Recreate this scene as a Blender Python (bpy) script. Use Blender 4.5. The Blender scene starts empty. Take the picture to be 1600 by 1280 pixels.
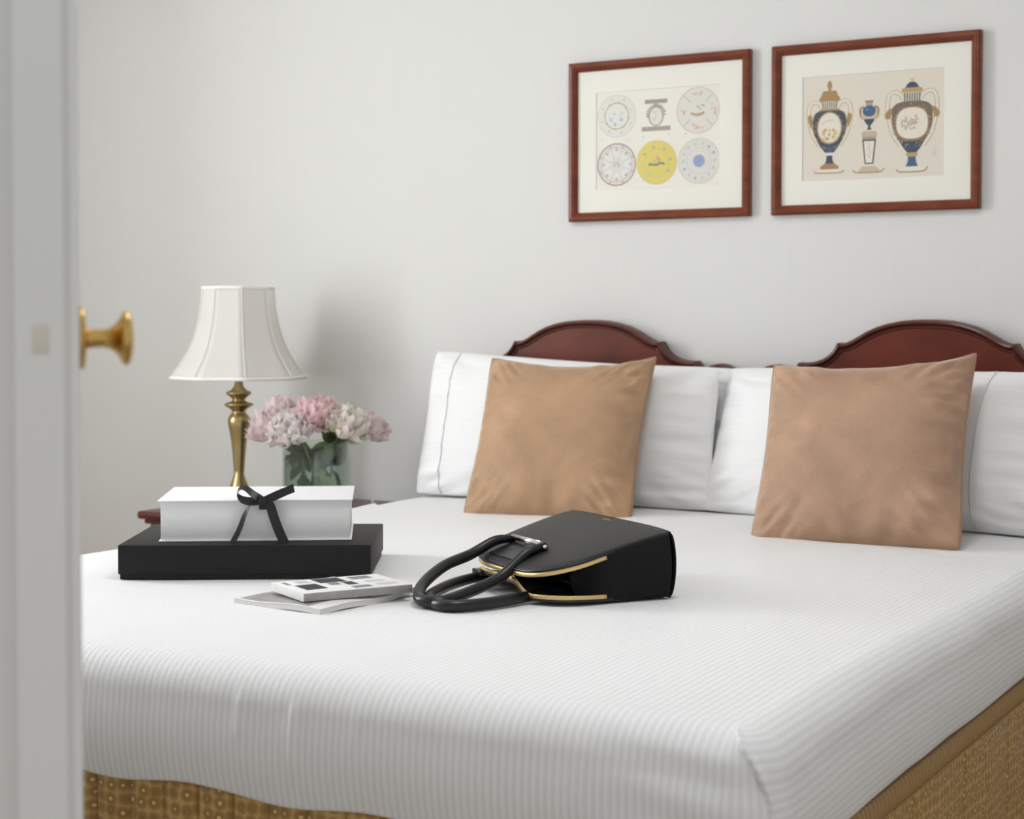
import bpy, bmesh, math, random
from mathutils import Vector, Matrix, noise

random.seed(7)
SC = bpy.context.scene
COL = SC.collection
PI = math.pi

# ------------------------------------------------------------------ camera
cam_d = bpy.data.cameras.new('camera')
cam = bpy.data.objects.new('camera', cam_d)
COL.objects.link(cam)
cam.location = (0, 0, 1.12)
cam.rotation_euler = (math.radians(90 - 1.8), 0, math.radians(29.5))
cam_d.sensor_width = 36
cam_d.lens = 2650 / 1600 * 36
cam_d.shift_y = -51.72 / 1600
cam_d.clip_start = 0.05
cam_d.dof.use_dof = True
cam_d.dof.focus_distance = 3.05
cam_d.dof.aperture_fstop = 5.8
SC.camera = cam

# ------------------------------------------------------------------ light
world = bpy.data.worlds.new('world')
SC.world = world
world.use_nodes = True
bg = world.node_tree.nodes['Background']
bg.inputs[0].default_value = (0.97, 0.985, 1.0, 1)
bg.inputs[1].default_value = 0.66
lw = bpy.data.lights.new('window_daylight', 'AREA')
lw.shape = 'RECTANGLE'; lw.size = 0.70; lw.size_y = 1.82
lw.energy = 63; lw.color = (0.94, 0.97, 1.0)
lwo = bpy.data.objects.new('window_daylight', lw)
COL.objects.link(lwo)
lwo.location = (-4.41, 2.08, 1.65)
lwo.rotation_euler = (math.radians(90), 0, math.radians(-90))
SC.view_settings.view_transform = 'Standard'
SC.view_settings.look = 'None'
SC.view_settings.exposure = -0.03
SC.view_settings.gamma = 1.0
SC.view_settings.use_curve_mapping = False

# ------------------------------------------------------------------ materials
def nodes(name):
    m = bpy.data.materials.new(name)
    m.use_nodes = True
    nt = m.node_tree
    return m, nt, nt.nodes['Principled BSDF']

def N(nt, t, **kw):
    n = nt.nodes.new(t)
    for k, v in kw.items():
        if k in n.inputs: n.inputs[k].default_value = v
        else: setattr(n, k, v)
    return n

def L(nt, a, b): nt.links.new(a, b)

def plain(name, c, rough=0.5, metal=0.0, spec=0.5, bump=None, sheen=0, var=None, coat=0, sss=0):
    """Principled colour with optional noise relief (scale, strength) and colour variation (scale, amount)."""
    m, nt, p = nodes(name)
    p.inputs['Base Color'].default_value = (*c, 1)
    p.inputs['Roughness'].default_value = rough
    p.inputs['Metallic'].default_value = metal
    p.inputs['Specular IOR Level'].default_value = spec
    p.inputs['Coat Weight'].default_value = coat
    if sheen:
        p.inputs['Sheen Weight'].default_value = sheen
        p.inputs['Sheen Roughness'].default_value = 0.35
    if sss:
        p.inputs['Subsurface Weight'].default_value = sss
        p.inputs['Subsurface Radius'].default_value = (0.01, 0.006, 0.005)
    tc = N(nt, 'ShaderNodeTexCoord')
    if bump:
        n = N(nt, 'ShaderNodeTexNoise', Scale=bump[0], Detail=4.0)
        L(nt, tc.outputs['Object'], n.inputs['Vector'])
        b = N(nt, 'ShaderNodeBump', Strength=bump[1], Distance=0.002)
        L(nt, n.outputs['Fac'], b.inputs['Height']); L(nt, b.outputs['Normal'], p.inputs['Normal'])
    if var:
        n = N(nt, 'ShaderNodeTexNoise', Scale=var[0], Detail=3.0)
        L(nt, tc.outputs['Object'], n.inputs['Vector'])
        mx = N(nt, 'ShaderNodeMix', data_type='RGBA')
        mx.inputs[6].default_value = (*[x * (1 - var[1]) for x in c], 1)
        mx.inputs[7].default_value = (*[min(1, x * (1 + var[1])) for x in c], 1)
        L(nt, n.outputs['Fac'], mx.inputs[0]); L(nt, mx.outputs[2], p.inputs['Base Color'])
    return m

def stripe_mat(name, c1, c2, period, attr=None, axis=None, rough=(0.45, 0.75), bump=0.25):
    """Satin-stripe cotton: stripes run at a fixed period of a mesh attribute or an object axis."""
    m, nt, p = nodes(name)
    if attr:
        a = N(nt, 'ShaderNodeAttribute', attribute_name=attr); src = a.outputs['Fac']
    else:
        tc = N(nt, 'ShaderNodeTexCoord'); s = N(nt, 'ShaderNodeSeparateXYZ')
        L(nt, tc.outputs['Object'], s.inputs[0]); src = s.outputs[axis]
    mu = N(nt, 'ShaderNodeMath', operation='MULTIPLY'); mu.inputs[1].default_value = 2 * PI / period
    L(nt, src, mu.inputs[0])
    si = N(nt, 'ShaderNodeMath', operation='SINE'); L(nt, mu.outputs[0], si.inputs[0])
    mr = N(nt, 'ShaderNodeMapRange', interpolation_type='SMOOTHSTEP')
    mr.inputs[1].default_value = -0.6; mr.inputs[2].default_value = 0.6
    L(nt, si.outputs[0], mr.inputs[0])
    mx = N(nt, 'ShaderNodeMix', data_type='RGBA')
    mx.inputs[6].default_value = (*c1, 1); mx.inputs[7].default_value = (*c2, 1)
    L(nt, mr.outputs[0], mx.inputs[0]); L(nt, mx.outputs[2], p.inputs['Base Color'])
    r = N(nt, 'ShaderNodeMapRange'); r.inputs[3].default_value = rough[1]; r.inputs[4].default_value = rough[0]
    L(nt, mr.outputs[0], r.inputs[0]); L(nt, r.outputs[0], p.inputs['Roughness'])
    b = N(nt, 'ShaderNodeBump', Strength=bump, Distance=0.0012)
    L(nt, mr.outputs[0], b.inputs['Height']); L(nt, b.outputs['Normal'], p.inputs['Normal'])
    p.inputs['Specular IOR Level'].default_value = 0.3
    return m

def wood_mat(name, c1, c2, rough=0.25, scale=(1.5, 18, 18), coat=0.4):
    m, nt, p = nodes(name)
    tc = N(nt, 'ShaderNodeTexCoord'); mp = N(nt, 'ShaderNodeMapping')
    mp.inputs['Scale'].default_value = scale
    L(nt, tc.outputs['Object'], mp.inputs[0])
    n = N(nt, 'ShaderNodeTexNoise', Scale=2.2, Detail=6.0, Distortion=0.6)
    L(nt, mp.outputs[0], n.inputs['Vector'])
    cr = N(nt, 'ShaderNodeValToRGB')
    cr.color_ramp.elements[0].position = 0.3; cr.color_ramp.elements[0].color = (*c1, 1)
    cr.color_ramp.elements[1].position = 0.72; cr.color_ramp.elements[1].color = (*c2, 1)
    L(nt, n.outputs['Fac'], cr.inputs[0]); L(nt, cr.outputs[0], p.inputs['Base Color'])
    p.inputs['Roughness'].default_value = rough
    p.inputs['Specular IOR Level'].default_value = 0.3
    p.inputs['Coat Weight'].default_value = coat; p.inputs['Coat Roughness'].default_value = 0.12
    return m

def wall_mat():
    m, nt, p = nodes('wall_paper')
    tc = N(nt, 'ShaderNodeTexCoord'); mp = N(nt, 'ShaderNodeMapping')
    mp.inputs['Scale'].default_value = (60, 60, 1.2)
    L(nt, tc.outputs['Object'], mp.inputs[0])
    n = N(nt, 'ShaderNodeTexNoise', Scale=3.0, Detail=3.0); L(nt, mp.outputs[0], n.inputs['Vector'])
    mx = N(nt, 'ShaderNodeMix', data_type='RGBA')
    mx.inputs[6].default_value = (0.725, 0.72, 0.70, 1); mx.inputs[7].default_value = (0.755, 0.75, 0.73, 1)
    L(nt, n.outputs['Fac'], mx.inputs[0]); L(nt, mx.outputs[2], p.inputs['Base Color'])
    b = N(nt, 'ShaderNodeBump', Strength=0.12, Distance=0.001)
    L(nt, n.outputs['Fac'], b.inputs['Height']); L(nt, b.outputs['Normal'], p.inputs['Normal'])
    p.inputs['Roughness'].default_value = 0.7
    p.inputs['Specular IOR Level'].default_value = 0.25
    return m

def velvet_mat(name, c):
    m, nt, p = nodes(name)
    tc = N(nt, 'ShaderNodeTexCoord')
    n = N(nt, 'ShaderNodeTexNoise', Scale=7.0, Detail=5.0, Distortion=0.8); L(nt, tc.outputs['Object'], n.inputs['Vector'])
    f = N(nt, 'ShaderNodeTexNoise', Scale=260.0, Detail=2.0); L(nt, tc.outputs['Object'], f.inputs['Vector'])
    ad = N(nt, 'ShaderNodeMath', operation='MULTIPLY_ADD'); ad.inputs[1].default_value = 0.3
    L(nt, f.outputs['Fac'], ad.inputs[0]); L(nt, n.outputs['Fac'], ad.inputs[2])
    cr = N(nt, 'ShaderNodeValToRGB')
    cr.color_ramp.elements[0].position = 0.38; cr.color_ramp.elements[0].color = (*[x * 0.8 for x in c], 1)
    cr.color_ramp.elements[1].position = 0.95; cr.color_ramp.elements[1].color = (*[min(1, x * 1.28) for x in c], 1)
    L(nt, ad.outputs[0], cr.inputs[0]); L(nt, cr.outputs[0], p.inputs['Base Color'])
    p.inputs['Roughness'].default_value = 0.62
    p.inputs['Specular IOR Level'].default_value = 0.25
    p.inputs['Sheen Weight'].default_value = 1.0
    p.inputs['Sheen Roughness'].default_value = 0.28
    p.inputs['Sheen Tint'].default_value = (1.0, 0.90, 0.80, 1)
    b = N(nt, 'ShaderNodeBump', Strength=0.12, Distance=0.001)
    L(nt, f.outputs['Fac'], b.inputs['Height']); L(nt, b.outputs['Normal'], p.inputs['Normal'])
    return m

def brocade_mat():
    """Gold-brown jacquard: darker cells with little bright woven dots."""
    m, nt, p = nodes('gold_brocade')
    a = N(nt, 'ShaderNodeUVMap'); a.uv_map = 'UVMap'
    v = N(nt, 'ShaderNodeTexVoronoi', Scale=50.0); v.inputs['Randomness'].default_value = 0.25
    L(nt, a.outputs[0], v.inputs['Vector'])
    cr = N(nt, 'ShaderNodeValToRGB')
    e = cr.color_ramp.elements
    e[0].position = 0.0; e[0].color = (0.88, 0.62, 0.25, 1)
    e[1].position = 0.62; e[1].color = (0.60, 0.38, 0.14, 1)
    x = e.new(0.12); x.color = (0.76, 0.52, 0.22, 1)
    x = e.new(0.2); x.color = (0.30, 0.17, 0.05, 1)
    x = e.new(0.46); x.color = (0.42, 0.25, 0.08, 1)
    L(nt, v.outputs['Distance'], cr.inputs[0])
    L(nt, cr.outputs[0], p.inputs['Base Color'])
    b = N(nt, 'ShaderNodeBump', Strength=0.4, Distance=0.001)
    L(nt, v.outputs['Distance'], b.inputs['Height']); L(nt, b.outputs['Normal'], p.inputs['Normal'])
    p.inputs['Roughness'].default_value = 0.45
    p.inputs['Specular IOR Level'].default_value = 0.4
    return m

def glass_mat(name, tint=(1, 1, 1), mixfac=None, rough=0.0):
    m, nt, p = nodes(name)
    out = nt.nodes['Material Output']
    tr = N(nt, 'ShaderNodeBsdfTransparent'); tr.inputs[0].default_value = (*tint, 1)
    gl = N(nt, 'ShaderNodeBsdfGlossy'); gl.inputs['Roughness'].default_value = rough
    lwt = N(nt, 'ShaderNodeLayerWeight'); lwt.inputs[0].default_value = 0.5
    pw5 = N(nt, 'ShaderNodeMath', operation='POWER'); pw5.inputs[1].default_value = 5.0
    L(nt, lwt.outputs['Facing'], pw5.inputs[0])
    fr = N(nt, 'ShaderNodeMath', operation='MULTIPLY_ADD'); fr.inputs[1].default_value = 0.95; fr.inputs[2].default_value = 0.04
    L(nt, pw5.outputs[0], fr.inputs[0])
    mx = N(nt, 'ShaderNodeMixShader')
    L(nt, fr.outputs[0], mx.inputs[0]); L(nt, tr.outputs[0], mx.inputs[1]); L(nt, gl.outputs[0], mx.inputs[2])
    L(nt, mx.outputs[0], out.inputs[0])
    return m

def cloth_translucent(name, c, fac=0.35):
    m, nt, p = nodes(name)
    out = nt.nodes['Material Output']
    p.inputs['Base Color'].default_value = (*c, 1); p.inputs['Roughness'].default_value = 0.7
    p.inputs['Specular IOR Level'].default_value = 0.25
    t = N(nt, 'ShaderNodeBsdfTranslucent'); t.inputs[0].default_value = (*c, 1)
    mx = N(nt, 'ShaderNodeMixShader', ); mx.inputs[0].default_value = fac
    L(nt, p.outputs[0], mx.inputs[1]); L(nt, t.outputs[0], mx.inputs[2]); L(nt, mx.outputs[0], out.inputs[0])
    return m

def print_mat():
    m, nt, p = nodes('printed_ink')
    a = N(nt, 'ShaderNodeVertexColor', layer_name='ink')
    L(nt, a.outputs[0], p.inputs['Base Color'])
    p.inputs['Roughness'].default_value = 0.8
    return m

M = {}
M['wall'] = wall_mat()
M['ceiling'] = plain('ceiling_paint', (0.82, 0.81, 0.79), 0.8)
M['carpet'] = plain('beige_carpet', (0.46, 0.39, 0.31), 0.95, bump=(300, 0.6), var=(40, 0.15))
M['white_paint'] = plain('white_door_paint', (0.79, 0.785, 0.76), 0.3, bump=(30, 0.05))
M['brass'] = plain('polished_brass', (0.62, 0.40, 0.12), 0.22, 1.0, bump=(40, 0.04))
M['latch'] = plain('painted_latch', (0.70, 0.65, 0.56), 0.4)
M['lamp_brass'] = plain('antique_brass', (0.44, 0.335, 0.165), 0.30, 1.0, bump=(60, 0.05))
M['cover'] = stripe_mat('white_satin_stripe', (0.81, 0.81, 0.81), (0.89, 0.89, 0.895), 0.0112, attr='stripe', bump=0.18)
M['sheet'] = plain('white_sheet_cotton', (0.85, 0.85, 0.85), 0.75, spec=0.25, bump=(400, 0.1))
M['pillow'] = stripe_mat('white_pillow_stripe', (0.855, 0.855, 0.855), (0.865, 0.865, 0.87), 0.016, axis=2, bump=0.03, rough=(0.6, 0.75))
M['thread'] = plain('white_thread', (0.70, 0.685, 0.66), 0.8)
M['velvet'] = velvet_mat('tan_velvet', (0.44, 0.275, 0.165))
M['velvet_b'] = velvet_mat('rosy_tan_velvet', (0.43, 0.27, 0.18))
M['velvet_pipe'] = plain('tan_piping', (0.35, 0.205, 0.11), 0.6, sheen=0.5)
M['mahogany'] = wood_mat('mahogany_polish', (0.075, 0.012, 0.006), (0.175, 0.032, 0.014), 0.36, (2, 14, 3), 0.08)
M['mahogany_dark'] = wood_mat('mahogany_moulding', (0.060, 0.012, 0.008), (0.115, 0.026, 0.014), 0.32, (3, 12, 12), 0.12)
M['frame'] = wood_mat('cherry_frame', (0.125, 0.026, 0.009), (0.215, 0.050, 0.016), 0.36, (5, 20, 20), 0.1)
M['mat'] = plain('ivory_mat_board', (0.86, 0.84, 0.765), 0.85, bump=(500, 0.05))
M['print_left'] = plain('aged_print_paper', (0.84, 0.81, 0.725), 0.85, var=(9, 0.02))
M['print_right'] = plain('tea_toned_print_paper', (0.77, 0.715, 0.615), 0.85, var=(9, 0.02))
M['ink'] = print_mat()
M['pane'] = glass_mat('picture_glass')
M['shade'] = cloth_translucent('ivory_silk_shade', (0.96, 0.95, 0.915), 0.48)
M['shade_trim'] = plain('ivory_shade_trim', (0.90, 0.89, 0.85), 0.65)
M['vase_glass'] = glass_mat('vase_glass', (0.93, 0.965, 0.945))
M['vase_water'] = glass_mat('vase_water', (0.72, 0.79, 0.75))
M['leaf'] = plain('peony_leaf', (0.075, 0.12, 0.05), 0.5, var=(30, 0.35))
M['leaf_pale'] = plain('peony_leaf_pale', (0.19, 0.28, 0.08), 0.5, var=(30, 0.3))  # paler green, mixed in among the darker leaves
M['stem'] = plain('peony_stem', (0.16, 0.22, 0.075), 0.5)
M['petal_white'] = cloth_translucent('white_peony_petal', (0.97, 0.94, 0.92), 0.48)
M['petal_blush'] = cloth_translucent('blush_peony_petal', (0.97, 0.86, 0.86), 0.48)
M['petal_pink'] = cloth_translucent('pink_peony_petal', (0.96, 0.76, 0.78), 0.48)
M['petal_cream'] = cloth_translucent('cream_peony_petal', (0.97, 0.94, 0.86), 0.48)
M['stamen'] = plain('yellow_stamen', (0.85, 0.60, 0.16), 0.6)
M['black_card'] = plain('black_box_card', (0.0095, 0.009, 0.0095), 0.55, spec=0.3, bump=(600, 0.15))
M['white_card'] = plain('white_box_card', (0.89, 0.89, 0.895), 0.55, bump=(600, 0.04))
M['ribbon'] = plain('black_satin_ribbon', (0.006, 0.006, 0.008), 0.38, spec=0.5, bump=(900, 0.1))
M['leather'] = plain('black_leather', (0.015, 0.0145, 0.014), 0.47, spec=0.42, bump=(900, 0.25))
M['leather_side'] = plain('black_suede_gusset', (0.006, 0.006, 0.006), 0.7, spec=0.22, bump=(900, 0.2))
M['leather_gloss'] = plain('black_handle_leather', (0.007, 0.007, 0.008), 0.33, spec=0.45, bump=(500, 0.08))
M['lining'] = plain('black_lining', (0.004, 0.004, 0.004), 0.9)
M['gold_zip'] = plain('gold_zip', (0.72, 0.52, 0.24), 0.35, 0.85, bump=(1500, 0.3))
M['gold_foil'] = plain('gold_foil', (0.50, 0.36, 0.10), 0.4, 0.6)
M['steel'] = plain('polished_steel', (0.80, 0.77, 0.75), 0.16, 1.0)
M['paper'] = plain('magazine_paper', (0.84, 0.835, 0.82), 0.6, bump=(700, 0.1))
M['paper_edge'] = stripe_mat('page_edges', (0.62, 0.61, 0.59), (0.86, 0.855, 0.84), 0.0014, axis=2, bump=0.1)
M['spine_gray'] = plain('magazine_spine', (0.36, 0.34, 0.33), 0.5, var=(60, 0.25))
M['brocade'] = brocade_mat()
M['gold_band'] = plain('gold_rib_cloth', (0.38, 0.23, 0.085), 0.5, var=(50, 0.2), bump=(700, 0.3))
M['band_base'] = plain('dark_band_cloth', (0.16, 0.09, 0.032), 0.6, bump=(700, 0.3))  # darker than the ribs, so the gaps between them look dark
M['gold_stitch'] = plain('gold_stitch', (0.55, 0.37, 0.15), 0.5)
M['base_cloth'] = plain('bed_base_ticking', (0.30, 0.22, 0.14), 0.8)
M['fill_bowl'], _nt, _p = nodes('fill_bowl_glow')  # glowing bowl of the added overhead fill lamp
_p.inputs['Base Color'].default_value = (0.9, 0.88, 0.84, 1); _p.inputs['Roughness'].default_value = 0.5
_p.inputs['Emission Color'].default_value = (0.98, 0.985, 1.0, 1); _p.inputs['Emission Strength'].default_value = 2.5
M['ball'] = plain('white_gloss', (0.88, 0.87, 0.85), 0.2)

# ------------------------------------------------------------------ mesh helpers
def link(name, me, mat, parent=None, loc=None, smooth=True):
    o = bpy.data.objects.new(name, me)
    COL.objects.link(o)
    if mat is not None and not me.materials: me.materials.append(mat)
    if smooth:
        me.polygons.foreach_set('use_smooth', [True] * len(me.polygons))
    if parent: o.parent = parent
    if loc: o.location = loc
    return o

def mk(name, V, F, mat, parent=None, loc=None, smooth=True):
    me = bpy.data.meshes.new(name)
    if loc is not None and parent is None:
        V = [(v[0] - loc[0], v[1] - loc[1], v[2] - loc[2]) for v in V]
    me.from_pydata([tuple(v) for v in V], [], F)
    me.update()
    return link(name, me, mat, parent, loc if parent is None else None, smooth)

def from_bm(name, bm, mat, parent=None, loc=None, smooth=False):
    me = bpy.data.meshes.new(name)
    bm.to_mesh(me); bm.free()
    return link(name, me, mat, parent, loc, smooth)

def sharp(o, ang=35):
    for p in o.data.polygons: p.use_smooth = True
    o.data.set_sharp_from_angle(angle=math.radians(ang))
    return o

def thing(name, label, cat, loc=(0, 0, 0), rz=0.0, group=None, kind=None):
    o = bpy.data.objects.new(name, None)
    o.empty_display_size = 0.05
    COL.objects.link(o)
    o.location = loc; o.rotation_euler = (0, 0, rz)
    tag(o, label, cat, group, kind)
    return o

def tag(o, label=None, cat=None, group=None, kind=None):
    if label: o['label'] = label
    if cat: o['category'] = cat
    if group: o['group'] = group
    if kind: o['kind'] = kind
    return o

def box_bm(bm, c, s, bevel=0.0, seg=2, mtx=None):
    r = bmesh.ops.create_cube(bm, size=1.0)
    vs = r['verts']
    for v in vs:
        v.co = Vector((v.co.x * s[0] + c[0], v.co.y * s[1] + c[1], v.co.z * s[2] + c[2]))
    if bevel:
        es = list({e for v in vs for e in v.link_edges})
        rb = bmesh.ops.bevel(bm, geom=es, offset=bevel, segments=seg, affect='EDGES', profile=0.5)
    return bm

def box(name, c, s, mat, parent=None, bevel=0.0, seg=2, loc=None):
    bm = bmesh.new(); box_bm(bm, c, s, bevel, seg)
    o = from_bm(name, bm, mat, parent, loc)
    if bevel: sharp(o, 40)
    return o

def lathe(prof, n=40, axis='z'):
    V, F = [], []
    for r, h in prof:
        for i in range(n):
            a = 2 * PI * i / n
            p = (r * math.cos(a), r * math.sin(a), h)
            V.append(p if axis == 'z' else (p[2], p[0], p[1]))
    for j in range(len(prof) - 1):
        for i in range(n):
            k = (i + 1) % n
            F.append((j * n + i, j * n + k, (j + 1) * n + k, (j + 1) * n + i))
    F.append(tuple(range(n - 1, -1, -1)))
    F.append(tuple((len(prof) - 1) * n + i for i in range(n)))
    return V, F

def smooth_path(P, sub=6, closed=False):
    P = [Vector(p) for p in P]
    n = len(P); out = []
    rng = n if closed else n - 1
    for i in range(rng):
        p1, p2 = P[i], P[(i + 1) % n]
        p0 = P[i - 1] if (closed or i > 0) else p1 * 2 - p2
        p3 = P[(i + 2) % n] if (closed or i + 2 < n) else p2 * 2 - p1
        for k in range(sub):
            t = k / sub
            out.append(0.5 * ((2 * p1) + (p2 - p0) * t + (2 * p0 - 5 * p1 + 4 * p2 - p3) * t * t + (3 * p1 - p0 - 3 * p2 + p3) * t ** 3))
    if not closed: out.append(P[-1])
    return out

def tube(P, rad, n=10, closed=False, flat=(1, 1), up=(0, 0, 1)):
    """Sweep an ellipse along the polyline; rad may be a function of 0..1."""
    P = [Vector(p) for p in P]
    V, F = [], []
    m = len(P)
    for i, p in enumerate(P):
        a = P[i - 1] if (i > 0 or closed) else p
        b = P[(i + 1) % m] if (i < m - 1 or closed) else p
        t = (b - a).normalized()
        u = Vector(up); s = t.cross(u)
        if s.length < 1e-4: s = t.cross(Vector((1, 0, 0)))
        s.normalize(); u = s.cross(t).normalized()
        r = rad(i / (m - 1)) if callable(rad) else rad
        for k in range(n):
            an = 2 * PI * k / n
            V.append(p + s * (math.cos(an) * r * flat[0]) + u * (math.sin(an) * r * flat[1]))
    for i in range(m if closed else m - 1):
        j = (i + 1) % m
        for k in range(n):
            q = (k + 1) % n
            F.append((i * n + k, i * n + q, j * n + q, j * n + k))
    if not closed:
        F.append(tuple(range(n - 1, -1, -1))); F.append(tuple((m - 1) * n + k for k in range(n)))
    return V, F

def grid(fn, nu, nv, closed_u=False):
    V = [fn(i / (nu - 1 if not closed_u else nu), j / (nv - 1)) for j in range(nv) for i in range(nu)]
    F = []
    for j in range(nv - 1):
        for i in range(nu if closed_u else nu - 1):
            k = (i + 1) % nu
            F.append((j * nu + i, j * nu + k, (j + 1) * nu + k, (j + 1) * nu + i))
    return V, F

def join(*parts):
    V, F = [], []
    for v, f in parts:
        o = len(V); V += list(v); F += [tuple(i + o for i in q) for q in f]
    return V, F

def interp(tab, x):
    if x <= tab[0][0]: return tab[0][1]
    for (a, fa), (b, fb) in zip(tab, tab[1:]):
        if x <= b:
            t = (x - a) / (b - a); t = t * t * (3 - 2 * t)
            return fa + (fb - fa) * t
    return tab[-1][1]

def sstep(a, b, x):
    t = max(0.0, min(1.0, (x - a) / (b - a)))
    return t * t * (3 - 2 * t)

def nz(x, y=0.0, z=0.0): return noise.noise(Vector((x, y, z)))

# ------------------------------------------------------------------ room shell
WY = 4.15            # inner face of the headboard wall
WX = -4.15           # inner face of the window wall
def struct(o): o['kind'] = 'structure'; return o

struct(box('floor', (-1.9, 1.6, -0.05), (6.0, 6.0, 0.1), M['carpet']))
struct(box('wall_back', (-1.85, WY + 0.06, 1.35), (5.3, 0.12, 2.7), M['wall']))
struct(box('wall_right', (0.74, 2.9, 1.35), (0.12, 2.7, 2.7), M['wall']))
struct(box('ceiling', (-1.85, 2.87, 2.75), (5.3, 2.72, 0.1), M['ceiling']))
# window wall with its opening
W0, W1, WZ0, WZ1 = 1.69, 2.47, 0.70, 2.60
WT = 0.30            # thick outer wall: deep window reveal
bm = bmesh.new()
for ya, yb, zz0, zz1 in ((1.57, W0, 0, 2.7), (W1, WY, 0, 2.7), (W0, W1, 0, WZ0), (W0, W1, WZ1, 2.7)):
    box_bm(bm, (WX - WT / 2, (ya + yb) / 2, (zz0 + zz1) / 2), (WT, yb - ya, zz1 - zz0))
struct(from_bm('wall_left', bm, M['wall']))
win = struct(thing('window_1', None, None, (WX - WT + 0.03, (W0 + W1) / 2, WZ0)))
ww_, wh_ = W1 - W0, WZ1 - WZ0
for c, z in [((0, -ww_ / 2 + 0.02, wh_ / 2), (0.05, 0.04, wh_)), ((0, ww_ / 2 - 0.02, wh_ / 2), (0.05, 0.04, wh_)),
             ((0, 0, 0.02), (0.05, ww_ - 0.08, 0.04)), ((0, 0, wh_ - 0.02), (0.05, ww_ - 0.08, 0.04))]:
    box('window_frame', c, z, M['white_paint'], win, 0.004)
box('window_sill', (0.16, 0, 0.012), (0.28, ww_ - 0.01, 0.024), M['white_paint'], win, 0.006)
# the partition that the open door hangs on
struct(box('wall_front', (-3.025, 1.62, 1.35), (2.81, 0.10, 2.7), M['wall']))
bm = bmesh.new()
box_bm(bm, (-1.85, WY - 0.008, 0.06), (5.08, 0.016, 0.12), 0.004)
struct(from_bm('baseboard_back', bm, M['white_paint']))

# ------------------------------------------------------------------ door leaf (edge towards the camera)
door = struct(thing('door_1', None, None, (-1.0, 1.043, 0), math.radians(43.9)))
prof = [(0, 0), (-0.0012, -0.0022), (-0.0065, -0.0022), (-0.0085, 0.0028), (-0.0112, 0.0028), (-0.0125, -0.001),
        (-0.048, -0.001), (-0.0515, 0.002), (-0.053, 0.035), (-0.098, 0.035), (-0.098, 0.70), (0, 0.70)]
V, F = [], []
for z in (0.008, 2.05):
    V += [(x, y, z) for x, y in prof]
n = len(prof)
F = [(i, (i + 1) % n, n + (i + 1) % n, n + i) for i in range(n)] + [tuple(range(n - 1, -1, -1)), tuple(range(n, 2 * n))]
leaf_o = mk('door_leaf', V, F, M['white_paint'], door, smooth=False)
bv = leaf_o.modifiers.new('soften', 'BEVEL'); bv.width = 0.0016; bv.segments = 2; bv.limit_method = 'ANGLE'
# knob on the room side: rosette, neck, trumpet-shaped grip
kn = [(0.0, 0.0), (0.0265, 0.0), (0.0270, 0.002), (0.0255, 0.0042), (0.018, 0.0052), (0.0105, 0.0060)]
V, F = lathe(kn, 40, 'x')
ro = mk('door_rosette', [(v[0], v[1] + 0.055, v[2] + 1.107) for v in V], F, M['brass'], door)
gr = [(0.0098, 0.0050), (0.0088, 0.0075), (0.0078, 0.012), (0.0078, 0.020), (0.0092, 0.0255), (0.0130, 0.0305), (0.0185, 0.0338),
      (0.0228, 0.0362), (0.0236, 0.0390), (0.0225, 0.0418), (0.0170, 0.0438), (0.008, 0.0450), (0.0005, 0.0453)]
V, F = lathe(gr, 40, 'x')
mk('door_knob', [(v[0], v[1] + 0.055, v[2] + 1.107) for v in V], F, M['brass'], door)
box('latch_plate', (-0.031, -0.0014, 1.107), (0.013, 0.0012, 0.024), M['latch'], door, 0.0005)

# ------------------------------------------------------------------ bed
XL, XR, YF = -2.555, -0.705, 1.855
CX = (XL + XR) / 2
R = 0.062
bed = thing('bed', 'double bed made of two divans under white bedding', 'bed', (CX, 2.98, 0))
for s in (-1, 1):
    box('divan_base', (s * 0.455, 0, 0.25), (0.89, 2.06, 0.28), M['base_cloth'], bed, 0.02)
    box('mattress', (s * 0.455, 0, 0.505), (0.89, 2.08, 0.21), M['sheet'], bed, 0.05, 3)
    for fx in (-0.36, 0.36):
        for fy in (-0.9, 0.9):
            V, F = lathe([(0.022, 0.0), (0.026, 0.03), (0.03, 0.112)], 16)
            mk('divan_foot', [(v[0] + s * 0.455 + fx, v[1] + fy, v[2]) for v in V], F, M['mahogany_dark'], bed)

def ztop(x, y):
    dx = abs(x - CX) / (XR - CX)
    z = 0.647 - 0.010 * dx ** 4
    z += 0.0035 * nz(x * 2.2 + 3, y * 2.0, 1.7) + 0.0015 * nz(x * 6, y * 5, 4.2)
    z += 0.012 * sstep(3.45, 3.8, y)
    z -= 0.006 * sstep(2.25, 1.9, y)
    return z

EDGE = [(-2.60, 3.70), (-2.39, 3.676), (-2.165, 3.592), (-1.85, 3.60), (-1.534, 3.605), (-1.15, 3.53), (-0.78, 3.435), (-0.6, 3.41)]
def ye(x): return interp(EDGE, x)

def hem_foot(x):
    return 0.459 + 0.005 * math.sin((x + 1.65) * 20.0) + 0.003 * nz(x * 7, 2.2)
def hem_side(s):
    return 0.462 + 0.005 * math.sin(s * 8.0 + 0.6) + 0.004 * nz(s * 6, 7.1)

# fabric top: one sheet over the top and down the foot, two side panels folded round the corners
VV, FF, ST = [], [], []
def add_grid(fn, nu, nv):
    o = len(VV)
    for j in range(nv):
        for i in range(nu):
            p, st = fn(i / (nu - 1), j / (nv - 1))
            VV.append(p); ST.append(st)
    for j in range(nv - 1):
        for i in range(nu - 1):
            FF.append((o + j * nu + i, o + j * nu + i + 1, o + (j + 1) * nu + i + 1, o + (j + 1) * nu + i))

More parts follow.
